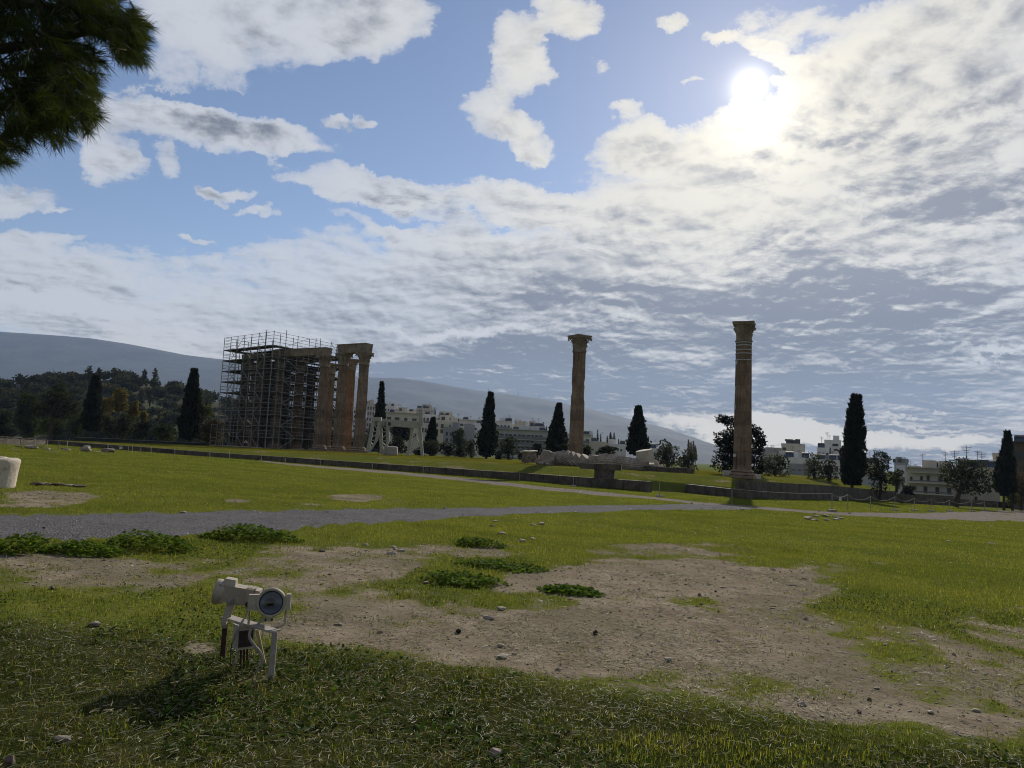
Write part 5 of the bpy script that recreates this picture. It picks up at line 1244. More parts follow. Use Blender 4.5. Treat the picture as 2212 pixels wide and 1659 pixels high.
MIDP = [(z7, 218, 530, 618, 0, 'before the dark wall left of the stone table'), (z7, 810, 570, 682, 1, 'on a round foot before the dark wall near the stone table'), (z7, 1765, 635, 795, 1, 'at the gap in the wall right of the stone table'),
        (zA, 210, 738, 782, 0, 'before the wall below the gantry'), (zA, 541, 757, 806, 0, 'before the wall right of the gantry mast'),
        (z1, 108, 1520, 1606, 0, 'before the scaffold\'s left foot'), (z1, 325, 1525, 1622, 0, 'on a stone before the scaffold\'s left bays'), (z1, 682, 1590, 1660, 0, 'before the scaffold corner'), (z1, 943, 1607, 1672, 0, 'before the scaffold\'s right flank'), (z1, 1335, 1612, 1690, 0, 'before the free temple columns')]
for f, x, a, b_, c, w_ in MIDP: post('thin stake ' + w_, f, x, a, b_, footed=bool(c), m=M_post)
LP = [(12, 875, 925, 12, 'at the left frame edge'), (72, 850, 946, 70, 'tall grey, left of the brown block'), (207, 855, 948, 200, 'leaning at the left side of the brown block'), (350, 868, 945, 346, 'just right of the brown block'), (272, 880, 930, 272, 'behind the brown block'), (470, 885, 976, 458, 'tilted, pale, on a slab'), (578, 890, 972, 578, 'thin grey, holding a drooping rope'), (662, 893, 985, 658, 'upright pale one with a white foot'),
      (873, 905, 986, 873, 'behind the rounded rock'), (1062, 918, 978, 1062, 'between the two rocks'), (1268, 932, 1012, 1254, 'tilted pale one right of the low rock'), (1302, 940, 1008, 1300, 'close right of the tilted pale one'), (1380, 930, 1022, 1380, 'thin grey one before the mound'), (1487, 950, 1025, 1484, 'pale one before the mound'), (1720, 965, 1041, 1718, 'pale one before the broad-based cypress'), (2065, 980, 1058, 2062, 'pale one left of the scaffold')]
lt = [post('stake ' + w_, z5, x, a, b_, xb=xb, m=M_postd if 'grey' in w_ or 'behind' in w_ or 'leaning' in w_ else M_post, footed='slab' in w_ or 'white foot' in w_) for x, a, b_, xb, w_ in LP]
for i, j, sg, w_ in ((0, 1, .3, 'from the left frame edge to the tall grey stake'), (1, 2, .15, 'above the grass left of the brown block'), (2, 3, .35, 'drooping over the brown block'), (3, 5, .75, 'drooping right of the brown block'), (9, 10, .55, 'sagging between the low rock and the tilted stake')):
    rope('thin grey rope ' + w_, lt[i][0], lt[j][0], sg, .02, M_postd)
p = before_wall(*z5(600, 985)); rope('slack rope falling to the grass from the thin grey stake', lt[6][0], p+np.array([0, 0, .05]), .4, .02, M_postd)
for x, y, w_ in ((175, 897, 'above the grass left of the brown block'), (1188, 962, 'on the rope right of the low rock'), (376, 927, 'below the rope right of the brown block')):
    q = at(*z5(x, y), 73); tag(Geo().box((0, 0, 0), (.30, .02, .24)).build('card_sign', MATS['white_card'], None, loc=q), 'small white card ' + w_, 'sign', 'white cards on the ropes')

# ------------------------------------------------------------------ loose stones
zD = lambda x, y: px(x/4.608, 1700+y/4.608)
def stone_at(label, f, x0, y0, x1, y1, m, seed, name='rock', cat='rock', n=3, cuts=10, rough=.12, sink=.12, dk=.8, hk=1.0):
    u, v = f((x0+x1)/2, y1) if f else ((x0+x1)/2, y1); a = f(x0, y0) if f else (x0, y0); b_ = f(x1, y1) if f else (x1, y1)
    P = before_wall(u, v, .3); s = P[1]/FPX; w_, h_ = (b_[0]-a[0])*s*1.12, (b_[1]-a[1])*s*1.15*hk; 
    return rock(name, label, (P[0], P[1]+w_*dk*.3, P[2]), (w_, w_*dk, h_), seed, m, 0, cat, n, sink, cuts, rough)
stone_at('brown squared block lying among the left rope posts', zD, 395, 350, 645, 435, M_drum, 3, 'stone_block', 'stone block', cuts=14, rough=.07)
stone_at('rounded grey rock before the left end of the dark wall', zD, 1455, 368, 1655, 490, M_rock, 4, rough=.2)
stone_at('low layered rock right of the rounded grey rock', zD, 1845, 413, 2105, 505, M_rock, 5, rough=.16)
for i, (x0, y0, x1, y1, w_) in enumerate(((255, 383, 400, 408, 'left of the brown block'), (200, 445, 300, 466, 'on the grass below the rope posts'), (880, 478, 1000, 496, 'on the grass between two pale stakes'), (1690, 490, 1855, 506, 'between the two rocks'), (805, 435, 875, 455, 'under the tilted pale stake'), (1100, 425, 1190, 448, 'brown, near the drooping rope'), (1200, 450, 1265, 472, 'under the upright pale stake'))):
    stone_at('flat stone slab ' + w_, zD, x0, y0, x1, y1, M_rock if 'brown' not in w_ else M_rockd, 20+i, 'flat_stone', 'stone', hk=1.2)
for i, (x0, x1, y0, y1) in enumerate(((520, 760, 1040, 1115), (740, 930, 1060, 1110), (920, 1180, 1065, 1120), (1150, 1330, 1085, 1130), (1290, 1545, 1095, 1150))):
    stone_at('%s stone from the left in the low rubble row beside the stump' % ORD[i], zD, x0, y0, x1, y1, M_rock if i % 2 else M_rockd, 30+i, 'rubble_stone', 'stone', rough=.2)
f3 = lambda x, y: (x*.5, 1026+y*.5); f4 = lambda x, y: (1106+x*.5, 1026+y*.5)
ST = [(f3, 400, 655, 66, 22, 'P', 'whitish leaf-like flat stone in the grass left of the floodlight'), (f3, 223, 495, 24, 18, 'D', 'small brown stone at the edge of the left grass'), (f3, 1690, 345, 62, 16, 'P', 'largest pale stone of the cluster at centre left'), (f3, 1730, 330, 44, 14, 'R', 'second pale stone at the right of the centre cluster'), (f3, 1700, 316, 40, 12, 'R', 'upper pale stone of the centre cluster'), (f3, 1390, 332, 34, 14, 'R', 'pale stone left of the centre cluster'), (f3, 1578, 304, 26, 12, 'R', 'small stone midway above the centre cluster'),
      (f3, 2168, 256, 40, 12, 'P', 'white stone right of the low weed patch'), (f3, 2125, 224, 32, 12, 'P', 'white stone above the low weed patch'), (f3, 2140, 203, 28, 9, 'P', 'small white stone by the gravel edge'), (f3, 1840, 470, 40, 14, 'R', 'pale stone beside the dark green patch'), (f3, 1460, 650, 42, 16, 'R', 'stone on bare soil right of the floodlight'), (f3, 1640, 685, 34, 12, 'D', 'brown stone on bare soil right of the floodlight'), (f3, 2110, 625, 60, 22, 'R', 'big stone of the cluster on bare soil left of centre'), (f3, 2165, 585, 50, 20, 'R', 'upper stone of the cluster on bare soil left of centre'),
      (f3, 2170, 795, 70, 22, 'P', 'pale slab stone at the edge of the near grass'), (f3, 2160, 745, 40, 18, 'R', 'stone above the pale slab by the near grass'), (f3, 2140, 1225, 70, 46, 'R', 'large brownish stone in the near grass at bottom centre'), (f3, 262, 1160, 90, 34, 'R', 'stone half sunk in the near grass at lower left'), (f3, 30, 1270, 60, 60, 'D', 'dark stone in the bottom left corner'), (f3, 790, 165, 34, 12, 'P', 'pale stone at the upper edge of the gravel path'), (f3, 925, 320, 20, 10, 'R', 'small stone on soil below the round weed mound'), (f3, 185, 235, 18, 16, 'D', 'small dark stump of stone by the left weeds'),
      (f4, 127, 217, 40, 15, 'R', 'dark grey stone in the mid lawn'), (f4, 92, 220, 30, 12, 'R', 'grey stone left of the dark one in the mid lawn'), (f4, 42, 290, 44, 16, 'P', 'white stone left of the thin grass'), (f4, 88, 278, 34, 10, 'R', 'flat stone right of the white stone'), (f4, 910, 489, 22, 9, 'P', 'pale pebble-like stone on the bare soil'), (f4, 1215, 479, 56, 10, 'D', 'flat dark stone slab in the bare soil'), (f4, 810, 525, 20, 14, 'D', 'reddish brown cube-like stone on the soil'), (f4, 820, 562, 22, 15, 'D', 'reddish brown stone below the cube-like one'),
      (f4, 677, 806, 44, 20, 'R', 'flat grey stone in the middle of the bare soil'), (f4, 1252, 998, 44, 22, 'R', 'grey stone at the lower edge of the soil'), (f4, 1580, 926, 28, 13, 'R', 'small grey stone right of the grass tongue'), (f4, 1545, 976, 22, 17, 'D', 'small brown stone at the right of the soil'), (f4, 1502, 1030, 24, 18, 'D', 'brown stone left of the pale one at right'), (f4, 1810, 1032, 34, 18, 'P', 'pale stone on the soil at lower right'), (f4, 1616, 738, 26, 12, 'R', 'grey stone in the thin grass at right'), (f4, 10, 780, 26, 18, 'P', 'pale round stone at the edge of the near turf'), (f4, 1028, 1172, 16, 12, 'P', 'tiny white stone in the bottom turf'), (f4, 2010, 1024, 44, 14, 'R', 'flat stone at lower right'),
      (f4, 2075, 300, 44, 8, 'R', 'flat stone in the right-hand lawn'), (f4, 1000, 152, 30, 8, 'P', 'white chip of stone in the lawn below the rightmost column'), (f4, 1890, 290, 26, 8, 'P', 'white chip of stone in the lawn at right')]
SM = {'P': M_field, 'R': M_rock, 'D': M_rockd}
for i, (f, x, y, w_, h_, k, lab) in enumerate(ST): stone_at(lab, f, x-w_*.42, y-h_*.8, x+w_*.42, y, SM[k], 100+i, 'stone', 'stone', n=2, rough=.13, dk=.75, hk=1.1)
for i in range(9):
    a = 2*math.pi*i/9; x, y = 1350+72*math.cos(a), 189-9*math.sin(a); stone_at('grey stone of the sunken ring in the right lawn', f4, x-17, y-8, x+17, y+1, M_rock, 160+i, 'ring_stone', 'stone', n=2)['group'] = 'stones of the sunken ring'
for i, (f, x, y) in enumerate(((f3, 1980, 684), (f4, 360, 690))):
    P = lowground(*f(x, y)); g = rock_geo((.05, .05, .045), 60+i, 3, 2, .05); v = g.v[0]; ph = np.arctan2(v[:, 1], v[:, 0]); g.v[0] = v*(1+.13*np.sin(ph*7+v[:, 2]*260)*np.cos(v[:, 2]*280))[:, None]
    tag(g.build('pine_cone', mat('cone_brown', (.03, .02, .016), .9, .3, 30), None, loc=(P[0], P[1], P[2]-.005)), ('dark pine cone on the soil left of centre', 'dark pine cone on the bare soil near the centre')[i], 'pine cone', 'pine cones')

# ------------------------------------------------------------------ low weeds
M_weed = foliage_material('weed_leaf', .35, .3)
def weed(label, u, vb, wpx, hpx, seed, flat=1.0, colr=(.078, .128, .015), leafs=.05, dens=2300):
    rng = np.random.RandomState(seed); P = lowground(u, vb); s = P[1]/FPX; rx = wpx*s/2; h = hpx*s*.64; ry = max(rx*.62*flat, .25); P[1] += ry*.8; P[2] = float(low(P[0], P[1]))
    n = int(min(30000, dens*rx*ry*math.pi*1.5)); r = 1.3*np.sqrt(rng.rand(n)); a = rng.rand(n)*2*math.pi; x, y = r*np.cos(a)*rx, r*np.sin(a)*ry
    l1 = fbm(x, y, 2.2, 3, seed); edge = r + (l1-.5)*1.5; k = (edge < 1.0) | ((edge < 1.2) & (rng.rand(n) < .25)); x, y, r, l1 = x[k], y[k], r[k], l1[k]; n = len(x)
    z = h*np.sqrt(np.clip(1-(r*.9)**2, .03, 1))*(.45+.95*l1)*rng.uniform(0, 1.0, n)**.6 + low(P[0]+x, P[1]+y)-P[2]
    a = rng.rand(n)*2*math.pi; D = np.stack([np.cos(a), np.sin(a), rng.uniform(-.25, .75, n)], 1); L = leafs*rng.uniform(.55, 1.5, n)
    C = np.stack([x, y, z+.005], 1); D /= np.linalg.norm(D, axis=1)[:, None]; S = np.stack([-np.sin(a), np.cos(a), rng.uniform(-.4, .4, n)], 1); W_ = L*.42
    V = np.stack([C, C+D*L[:, None]*.55+S*W_[:, None], C+D*L[:, None], C+D*L[:, None]*.55-S*W_[:, None]], 1).reshape(-1, 3)
    t = thing('weed_clump', label, 'weeds', P, 0, 'low leafy weed clumps'); g = Geo(); g.add(V, np.arange(n*4).reshape(n, 4), tint(n, colr, rng, .35)); g.build('leaves', M_weed, t)
    m = int(n*.05); i = rng.choice(n, m); B = np.stack([x[i], y[i], low(P[0]+x[i], P[1]+y[i])-P[2]-.01], 1); T = np.stack([x[i]+.01, y[i], z[i]], 1); off = np.array([.003, 0, 0])
    g = Geo(); g.add(np.stack([B-off, B+off, T], 1).reshape(-1, 3), np.arange(m*3).reshape(m, 3), np.asarray(colr)*.9); tag(g.build('stems', M_weed, t), kind='stuff')
weed('leafy weed mound at the left edge by the gravel', 30, 1198, 120, 66, 1)
weed('low weed mound between two taller ones at the left', 165, 1200, 150, 40, 2)
weed('tallest weed mound at the end of the left group', 300, 1192, 170, 62, 3)
weed('separate round weed mound on the gravel edge', 528, 1170, 178, 48, 4)
weed('small oval weed patch in the middle lawn', 1030, 1183, 100, 26, 5, dens=2600)
weed('broad low weed patch on the soil left of centre', 985, 1266, 200, 26, 6, 1.0, dens=1900)
weed('upper low weed patch at centre', 1075, 1232, 170, 16, 7, .9, dens=1700)
weed('small bright weed patch in the middle of the bare soil', 1238, 1286, 112, 20, 8, dens=2800, colr=(.07, .125, .012))

# ------------------------------------------------------------------ turf, straw, pebbles (nobody could count these)
M_blade = mat('grass_blade', (.06, .09, .02), .95, .12, 1.2, attr=True, trans=.5, spec=0.0)
M_straw = mat('dry_straw', (.3, .25, .16), .6, .2, 9, attr=True, trans=.25, spec=.12)
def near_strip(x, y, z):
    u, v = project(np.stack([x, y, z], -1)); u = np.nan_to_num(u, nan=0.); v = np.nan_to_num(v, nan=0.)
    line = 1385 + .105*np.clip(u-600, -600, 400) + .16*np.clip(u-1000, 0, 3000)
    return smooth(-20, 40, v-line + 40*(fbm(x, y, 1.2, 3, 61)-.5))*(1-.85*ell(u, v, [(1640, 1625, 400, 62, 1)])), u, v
def scatter(r0, r1, dens, rng, az=44):
    n = int(dens*math.pi*(r1*r1-r0*r0)*2*az/360); r = np.sqrt(rng.uniform(r0*r0, r1*r1, n)); a = np.radians(rng.uniform(-az, az, n)); return r*np.sin(a), r*np.cos(a)
def blades(x, y, z, h, w, tilt, az, colr, g, rng):
    n = len(x); B = np.stack([x, y, z-.004], 1); d = np.stack([np.cos(az), np.sin(az), 0*az], 1); s = np.stack([-np.sin(az), np.cos(az), 0*az], 1); s = s*np.cos(rng.uniform(-.6, .6, n))[:, None]
    up = np.array([0, 0, 1.0]); t1 = tilt*.55; t2 = np.minimum(tilt*1.25, 1.62)
    m = B + (d*np.sin(t1)[:, None] + up*np.cos(t1)[:, None])*(h*.55)[:, None]
    e = m + (d*np.sin(t2)[:, None] + up*np.cos(t2)[:, None])*(h*.5)[:, None]
    ws = (s*w[:, None])*.5
    V = np.stack([B-ws, B+ws, m+ws*.8, m-ws*.8, e], 1).reshape(-1, 3); i = np.arange(n)[:, None]*5
    b = g.nv; g.add(V, i+np.array([[0, 1, 2, 3]]), np.repeat(colr, 5, 0)); g.f.append(b + i+np.array([[3, 2, 4]]))
def build_turf():
    rng = np.random.RandomState(11); G = Geo(); S = Geo()
    GR = np.array([(.116, .138, .027), (.155, .164, .034), (.080, .100, .021), (.180, .168, .050)])
    for r0, r1, dens, hh, ww in ((2.6, 6.5, 3000, .042, .0042), (6.5, 11, 1500, .045, .006), (11, 20, 800, .045, .0085), (20, 36, 260, .045, .015), (36, 64, 90, .045, .027), (64, 118, 22, .06, .06)):
        x, y = scatter(r0, r1, dens, rng); z = low(x, y); k = edge_sd(x, y) < -.3; x, y, z = x[k], y[k], z[k]
        b = bareness(x, y, z); nr, u, v = near_strip(x, y, z); op = on_path(u, v)
        pr = np.clip(1.10 - 1.45*b + 2.4*(fbm(x, y, 3.5, 3, 71)-.52)*smooth(.1, .5, b), .02, 1)*np.where(op, .02, 1)
        c_b = fbm(x, y, 2.1, 3, 77); pr = pr*np.where(nr > .5, .55+.6*smooth(.40, .56, c_b), 1); tuft = fbm(x, y, 7.0, 2, 72); pr = pr*(.55+.45*smooth(.35, .6, tuft) if r1 < 12 else 1)
        k = rng.rand(len(x)) < pr; x, y, z, nr, tuft, b = x[k], y[k], z[k], nr[k], tuft[k], b[k]; n = len(x)
        cl = fbm(x, y, .7, 3, 74); ci = rng.choice(4, n, p=[.42, .30, .20, .08]); ci = np.where((cl > .56) & (rng.rand(n) < .65), 1, ci); ci = np.where((cl < .43) & (rng.rand(n) < .6), 2, ci)
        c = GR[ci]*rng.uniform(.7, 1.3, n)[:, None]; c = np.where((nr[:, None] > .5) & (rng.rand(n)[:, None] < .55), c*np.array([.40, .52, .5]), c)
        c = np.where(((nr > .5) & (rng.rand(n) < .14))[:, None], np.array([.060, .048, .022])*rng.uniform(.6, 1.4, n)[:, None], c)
        dry = rng.rand(n) < np.where(nr > .5, .13, .04) + .30*b; c = np.where(dry[:, None], np.array([.22, .18, .10])*rng.uniform(.6, 1.3, n)[:, None], c)
        c = np.where((rng.rand(n) < .35*b)[:, None], np.array([.07, .085, .055])*rng.uniform(.7, 1.2, n)[:, None], c)
        tilt = np.where(nr > .5, rng.uniform(.35, 1.5, n), rng.uniform(.1, 1.1, n)); h = hh*rng.uniform(.45, 1.35, n)*(.6+.9*tuft)*np.where(b > .4, .7, 1.0); h = np.where(nr > .5, h*1.15, h)
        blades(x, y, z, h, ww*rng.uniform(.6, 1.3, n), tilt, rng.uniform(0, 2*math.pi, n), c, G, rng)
    # platform turf: coarse tufts
    x, y = scatter(58, 125, 26, rng); k = edge_sd(x, y) > .8; x, y = x[k], y[k]; z = H(x, y); n = len(x); cl = fbm(x, y, .25, 3, 76)
    c = np.where((cl > .5)[:, None], np.array([.135, .125, .028]), np.array([.098, .095, .024]))*rng.uniform(.8, 1.15, n)[:, None]; c = np.where((rng.rand(n) < .04)[:, None], c*.5, c)
    blades(x, y, z, .07*rng.uniform(.4, 1.4, n), .055*rng.uniform(.5, 1.2, n), rng.uniform(.1, 1.0, n), rng.uniform(0, 6.28, n), c, G, rng)
    # ranker grass along the foot of the walls
    E = np.array(WALL+WALL2); seg = np.diff(E, axis=0); ln = np.hypot(seg[:, 0], seg[:, 1]); n = 9000; si = rng.choice(len(ln), n, p=ln/ln.sum()); tt = rng.rand(n)
    q = E[si]+seg[si]*tt[:, None]; nn = np.stack([seg[si][:, 1], -seg[si][:, 0]], 1)/ln[si][:, None]; q = q + nn*(.12+np.abs(rng.normal(0, .55, n)))[:, None]; k = (fbm(q[:, 0], q[:, 1], .35, 2, 79) > .45) & (si != 4); q = q[k]; n = len(q)
    blades(q[:, 0], q[:, 1], low(q[:, 0], q[:, 1]), rng.uniform(.06, .24, n), rng.uniform(.02, .06, n), rng.uniform(.05, .7, n), rng.uniform(0, 6.28, n), np.array([.075, .105, .018])*rng.uniform(.6, 1.3, n)[:, None], G, rng)
    tag(G.build('grass', M_blade), kind='stuff')
    # straw clippings and dead stalks, lying
    for r0, r1, dens, L, ww in ((2.6, 8, 1000, .045, .0036), (8, 16, 150, .06, .006), (16, 26, 30, .07, .011)):
        x, y = scatter(r0, r1, dens, rng); z = low(x, y); b = bareness(x, y, z); nr, u, v = near_strip(x, y, z)
        k = rng.rand(len(x)) < np.clip(.12 + .85*nr + 1.1*b*(fbm(x, y, .9, 3, 81) > .45), 0, 1)*np.where(on_path(u, v), .0, 1); x, y, z, nr = x[k], y[k], z[k], nr[k]; n = len(x)
        az = rng.uniform(0, 6.28, n); l = L*rng.uniform(.4, 2.0, n); d = np.stack([np.cos(az), np.sin(az), rng.normal(.05, .16, n)], 1); s = np.stack([-np.sin(az), np.cos(az), rng.normal(0, .5, n)], 1)*(ww*rng.uniform(.6, 1.4, n))[:, None]
        P = np.stack([x, y, z + .012 + .035*nr*rng.rand(n)], 1); bend = np.stack([-np.sin(az), np.cos(az), 0*az], 1)*(l*rng.normal(0, .12, n))[:, None]
        c = np.array([(.26, .225, .15), (.10, .105, .045), (.15, .175, .105), (.34, .31, .25)])[rng.choice(4, n, p=[.36, .34, .22, .08])]*rng.uniform(.6, 1.35, n)[:, None]
        V = np.stack([P-s*.5, P+s*.5, P+d*l[:, None]*.5+bend+s*.5, P+d*l[:, None]*.5+bend-s*.5, P+d*l[:, None]], 1).reshape(-1, 3); i = np.arange(n)[:, None]*5; b_ = S.nv
        S.add(V, i+np.array([[0, 1, 2, 3]]), np.repeat(c, 5, 0)); S.f.append(b_+i+np.array([[3, 2, 4]]))
    tag(S.build('dry_straw', M_straw), kind='stuff')
    # small broad leaves of clover and mallow among the near turf
    x, y = scatter(2.6, 13, 620, rng); z = low(x, y); b = bareness(x, y, z); nr, u, v = near_strip(x, y, z); pat = fbm(x, y, .8, 3, 91)
    k = (b < .35) & (pat > .50-.06*nr) & ~on_path(u, v) & (rng.rand(len(x)) < .9); x, y, z, nr = x[k], y[k], z[k], nr[k]; n = len(x)
    az = rng.uniform(0, 6.28, n); L = rng.uniform(.010, .026, n)*(1+.5*nr); D = np.stack([np.cos(az), np.sin(az), rng.normal(.15, .35, n)], 1); Sx = np.stack([-np.sin(az), np.cos(az), rng.normal(0, .4, n)], 1)
    C = np.stack([x, y, z+rng.uniform(.004, .045, n)], 1); a_ = (D*L[:, None]); w_ = Sx*L[:, None]*.46
    V = np.stack([C, C+a_*.4+w_, C+a_*.9+w_*.6, C+a_*1.05, C+a_*.9-w_*.6, C+a_*.4-w_], 1).reshape(-1, 3)
    g = Geo(); g.add(V, np.arange(n*6).reshape(n, 6), np.repeat(np.array([.045, .078, .014])*rng.uniform(.55, 1.5, n)[:, None], 6, 0)); tag(g.build('clover', M_weed), kind='stuff')
    # pebbles and crumbs of soil
    P = Geo(); V0, F0 = ICO[1]
    for r0, r1, dens, sz in ((2.6, 9, 190, .0065), (9, 18, 75, .0095), (18, 36, 14, .017), (36, 60, 2.2, .035)):
        x, y = scatter(r0, r1, dens, rng); z = low(x, y); b = bareness(x, y, z); _, u, v = near_strip(x, y, z); op = on_path(u, v)
        k = rng.rand(len(x)) < np.clip(.03 + b*1.1 + op*.9, 0, 1); x, y, z, op = x[k], y[k], z[k], op[k]; n = len(x)
        s = sz*rng.lognormal(0, .42, n); A = rng.uniform(.6, 1.3, (n, 1, 3))*s[:, None, None]; A[:, :, 2] *= .6
        V = V0[None]*(1+.25*rng.normal(size=(n, len(V0), 1)))*A + np.stack([x, y, z+s*.15], 1)[:, None]; F = F0[None] + (np.arange(n)*len(V0))[:, None, None]
        c = np.array([(.29, .25, .195), (.20, .16, .12), (.10, .08, .062), (.46, .42, .36)])[rng.choice(4, n, p=[.42, .38, .10, .10])]*rng.uniform(.7, 1.25, n)[:, None]; c = np.where(op[:, None], np.array([.22, .215, .22])*rng.uniform(.5, 1.7, n)[:, None], c)
        P.add(V.reshape(-1, 3), F.reshape(-1, 3), np.repeat(c, len(V0), 0))
    tag(P.build('pebbles', mat('pebble', (.2, .2, .2), .85, .2, 20, attr=True)), kind='stuff')
build_turf()

# ------------------------------------------------------------------ floodlight
def build_floodlight():
    cream = stone_material('stained_enamel', (.34, .30, .245), (.41, .37, .305), (.15, .105, .07), streak=True, stain_amt=.38, rough=.5, bump=.1); rust = mat('rusty_steel', (.055, .032, .024), .9, .4, 14, bump=.4); chip = stone_material('chipped_paint', (.29, .265, .235), (.36, .335, .30), (.10, .06, .045), streak=True, stain_amt=.45, rough=.6, bump=.2)
    blk = mat('black_rubber', (.015, .015, .016), .6, .2, 8); grey = mat('grey_conduit', (.27, .255, .24), .6, .15, 10); dpan = mat('dark_panel', (.035, .028, .024), .7, .3, 10)
    q = lambda x, y: px(800+x/3.13, 2250+y/3.13)
    fR = lowground(*q(885, 1480)); O = lowground(*q(560, 1330)); fL = lowground(*q(278, 1222)); fB = lowground(*q(838, 1295)); Y0 = O[1]
    t = thing('floodlight', 'cream twin-headed floodlight on a rusty three-legged stand in the near grass', 'floodlight', O)
    P = lambda x, y, Y: at(*q(x, y), Y) - O
    s = Y0/FPX/1.8517/3.13                                                   # metres per crop pixel
    dn = np.array([0, 0, -.06])
    # stand: three strap legs joined by a flat top strap
    Geo().bar(fL-O+dn, P(325, 690, fL[1]), 62*s, .012, up=(0, 1, 0)).build('leg', rust, t)
    o = Geo().bar(P(300, 815, fL[1])*1.0, P(328, 676, fL[1]-.012), 66*s, .016, up=(0, 1, 0)).build('paint_patch', chip, t)
    Geo().bar(fR-O+dn, P(938, 868, fR[1]), 70*s*.95, .012, up=(0, 1, 0)).build('leg', chip, t)
    Geo().bar(fB-O+dn, P(712, 838, fB[1]-.1), 44*s, .012, up=(0, 1, 0)).build('leg', mat('yellowed_paint', (.36, .32, .20), .6, .3, 8), t)
    Geo().bar(P(330, 676, fL[1]-.02), P(945, 862, fR[1]+.01), .085, .012).build('top_strap', chip, t)
    # transformer box
    c = P(545, 925, Y0-.01); yaw = R(38); bx, by, bz = 205*s, 175*s, 262*s
    Geo().box(c, (bx, by, bz), rz=yaw).build('transformer_box', cream, t)
    M = rotm(0, 0, yaw); Geo().box(c + M@np.array([-.01*bx, -by/2-.004, -.02*bz]), (bx*.80, .014, bz*.72), rz=yaw).build('dark_cover', dpan, t)
    Geo().box(c + np.array([0, 0, bz/2+.006]), (bx*1.10, by*1.10, .014), rz=yaw).build('box_lid', cream, t)
    for x in (515, 556, 594): Geo().tube([P(x, 1055, Y0+.02), P(x-4, 1335, Y0)+dn], 13*s, 7).build('foot_pole', rust, t)
    Geo().tube([P(495, 1075, Y0), P(430, 1245, Y0-.02)+dn*.5], 12*s, 6).build('foot_pole', chip, t)
    # head facing the viewer
    hY = Y0-.14; a = P(892, 502, hY)
    hd = Geo(); 
    def headlocal(g): return g.xf(rotm(R(-90), 0, 0)).xf(rotm(R(-7), 0, R(15)), a)
    ro, ri = 168*s, 131*s
    ring = headlocal(Geo().lathe([(ri, .004), (ri+.004, -.012), (ro-.006, -.014), (ro, -.006), (ro, .045), (ro*.93, .06), (ri*1.02, .06), (ri, .004)], 64, cap=False)).build('lamp_head', cream, t, smooth=False)
    headlocal(Geo().lathe([(ro*.95, .061), (ro*.95, .10), (ro*.80, .22), (ro*.45, .27), (.001, .275)], 40, cap=False)).build('housing', cream, ring)
    headlocal(Geo().lathe([(ri*.99, .0), (ri*.93, .022), (ri*.75, .05), (ri*.5, .075), (ri*.22, .09), (.001, .092)], 96, rmod=lambda A, z: 1+.012*np.sin(A*40), cap=False)).build('reflector', mat('reflector', (.55, .60, .68), .5, .15, 14, metal=.35), ring)
    V, F = ICO[3]; bulb = Geo(); bulb.add(V*np.array([.030, .030, .040])+np.array([-.008, 0, .045]), F); headlocal(bulb).build('bulb', blk, ring, smooth=True)
    gm = bpy.data.materials.new('lens_glass'); gm.use_nodes = True; gt = gm.node_tree; gt.nodes.clear(); w = NB(gt); out = w.n('ShaderNodeOutputMaterial'); mx = w.n('ShaderNodeMixShader'); mx.inputs[0].default_value = .07
    tr = w.n('ShaderNodeBsdfTransparent'); tr.inputs[0].default_value = (.66, .70, .76, 1); gl = w.n('ShaderNodeBsdfGlossy'); gl.inputs['Roughness'].default_value = .08
    gt.links.new(tr.outputs[0], mx.inputs[1]); gt.links.new(gl.outputs[0], mx.inputs[2]); gt.links.new(mx.outputs[0], out.inputs[0])
    headlocal(Geo().lathe([(.001, -.009), (ri*.5, -.007), (ri*.998, .001)], 64, cap=False)).build('lens', gm, ring, smooth=True)
    headlocal(Geo().lathe([(ri*.965, -.003), (ri*.965, -.014), (ri*1.02, -.0155), (ri*1.03, -.013)], 64, cap=False)).build('gasket', blk, ring)
    for k in range(8):
        A = 2*math.pi*(k+.5)/8; headlocal(Geo().lathe([(.004, -.0135), (.004, -.018), (.001, -.019)], 8, c=(0, 0, 0)).xf(np.eye(3), (150*s*math.cos(A), 150*s*math.sin(A), 0))).build('screw', grey, ring)
    headlocal(Geo().box((-205*s, 0, .05), (110*s, 180*s, .09))).build('side_ear', cream, ring); headlocal(Geo().box((193*s, 0, .05), (52*s, 185*s, .10))).build('side_ear', cream, ring)
    headlocal(Geo().box((-14*s, 196*s, .012), (92*s, 36*s, .03))).build('latch', cream, ring)
    for x in (-50, 24): headlocal(Geo().box((x*s, 196*s, -.006), (18*s, 30*s, .006))).build('latch_slot', blk, ring)
    br = [P(627, 520, hY+.06), P(612, 700, hY+.06), P(606, 785, hY+.05), P(640, 818, hY+.05), P(830, 815, hY+.05), P(1010, 798, hY+.05), P(1050, 780, hY+.05), P(1066, 735, hY+.06), P(1078, 580, hY+.06)]
    g = Geo(); g.tube(br, 14*s, 8); g.xf(np.eye(3)); g.build('bracket', cream, t)
    Geo().bar(P(700, 798, hY+.06), P(815, 690, hY+.10), 34*s, .01).build('stay', chip, t)
    Geo().box(P(625, 532, hY+.06), (34*s, .05, 46*s)).build('pivot_bolt', grey, t)
    # head seen from the side, pointing away to the left
    hY2 = Y0+.06; c2 = P(470, 395, hY2); tilt = R(-9)
    def H2(g): return g.xf(rotm(0, -tilt, R(10)), c2)
    hw, hh, hd_ = 400*s, 198*s, 215*s
    body = H2(Geo().box((5*s, 0, 0), (hw, hd_, hh))).build('lamp_head', cream, t)
    H2(Geo().box((235*s, 0, 2*s), (62*s, hd_*.97, hh*.96))).build('rear_cover', cream, body)
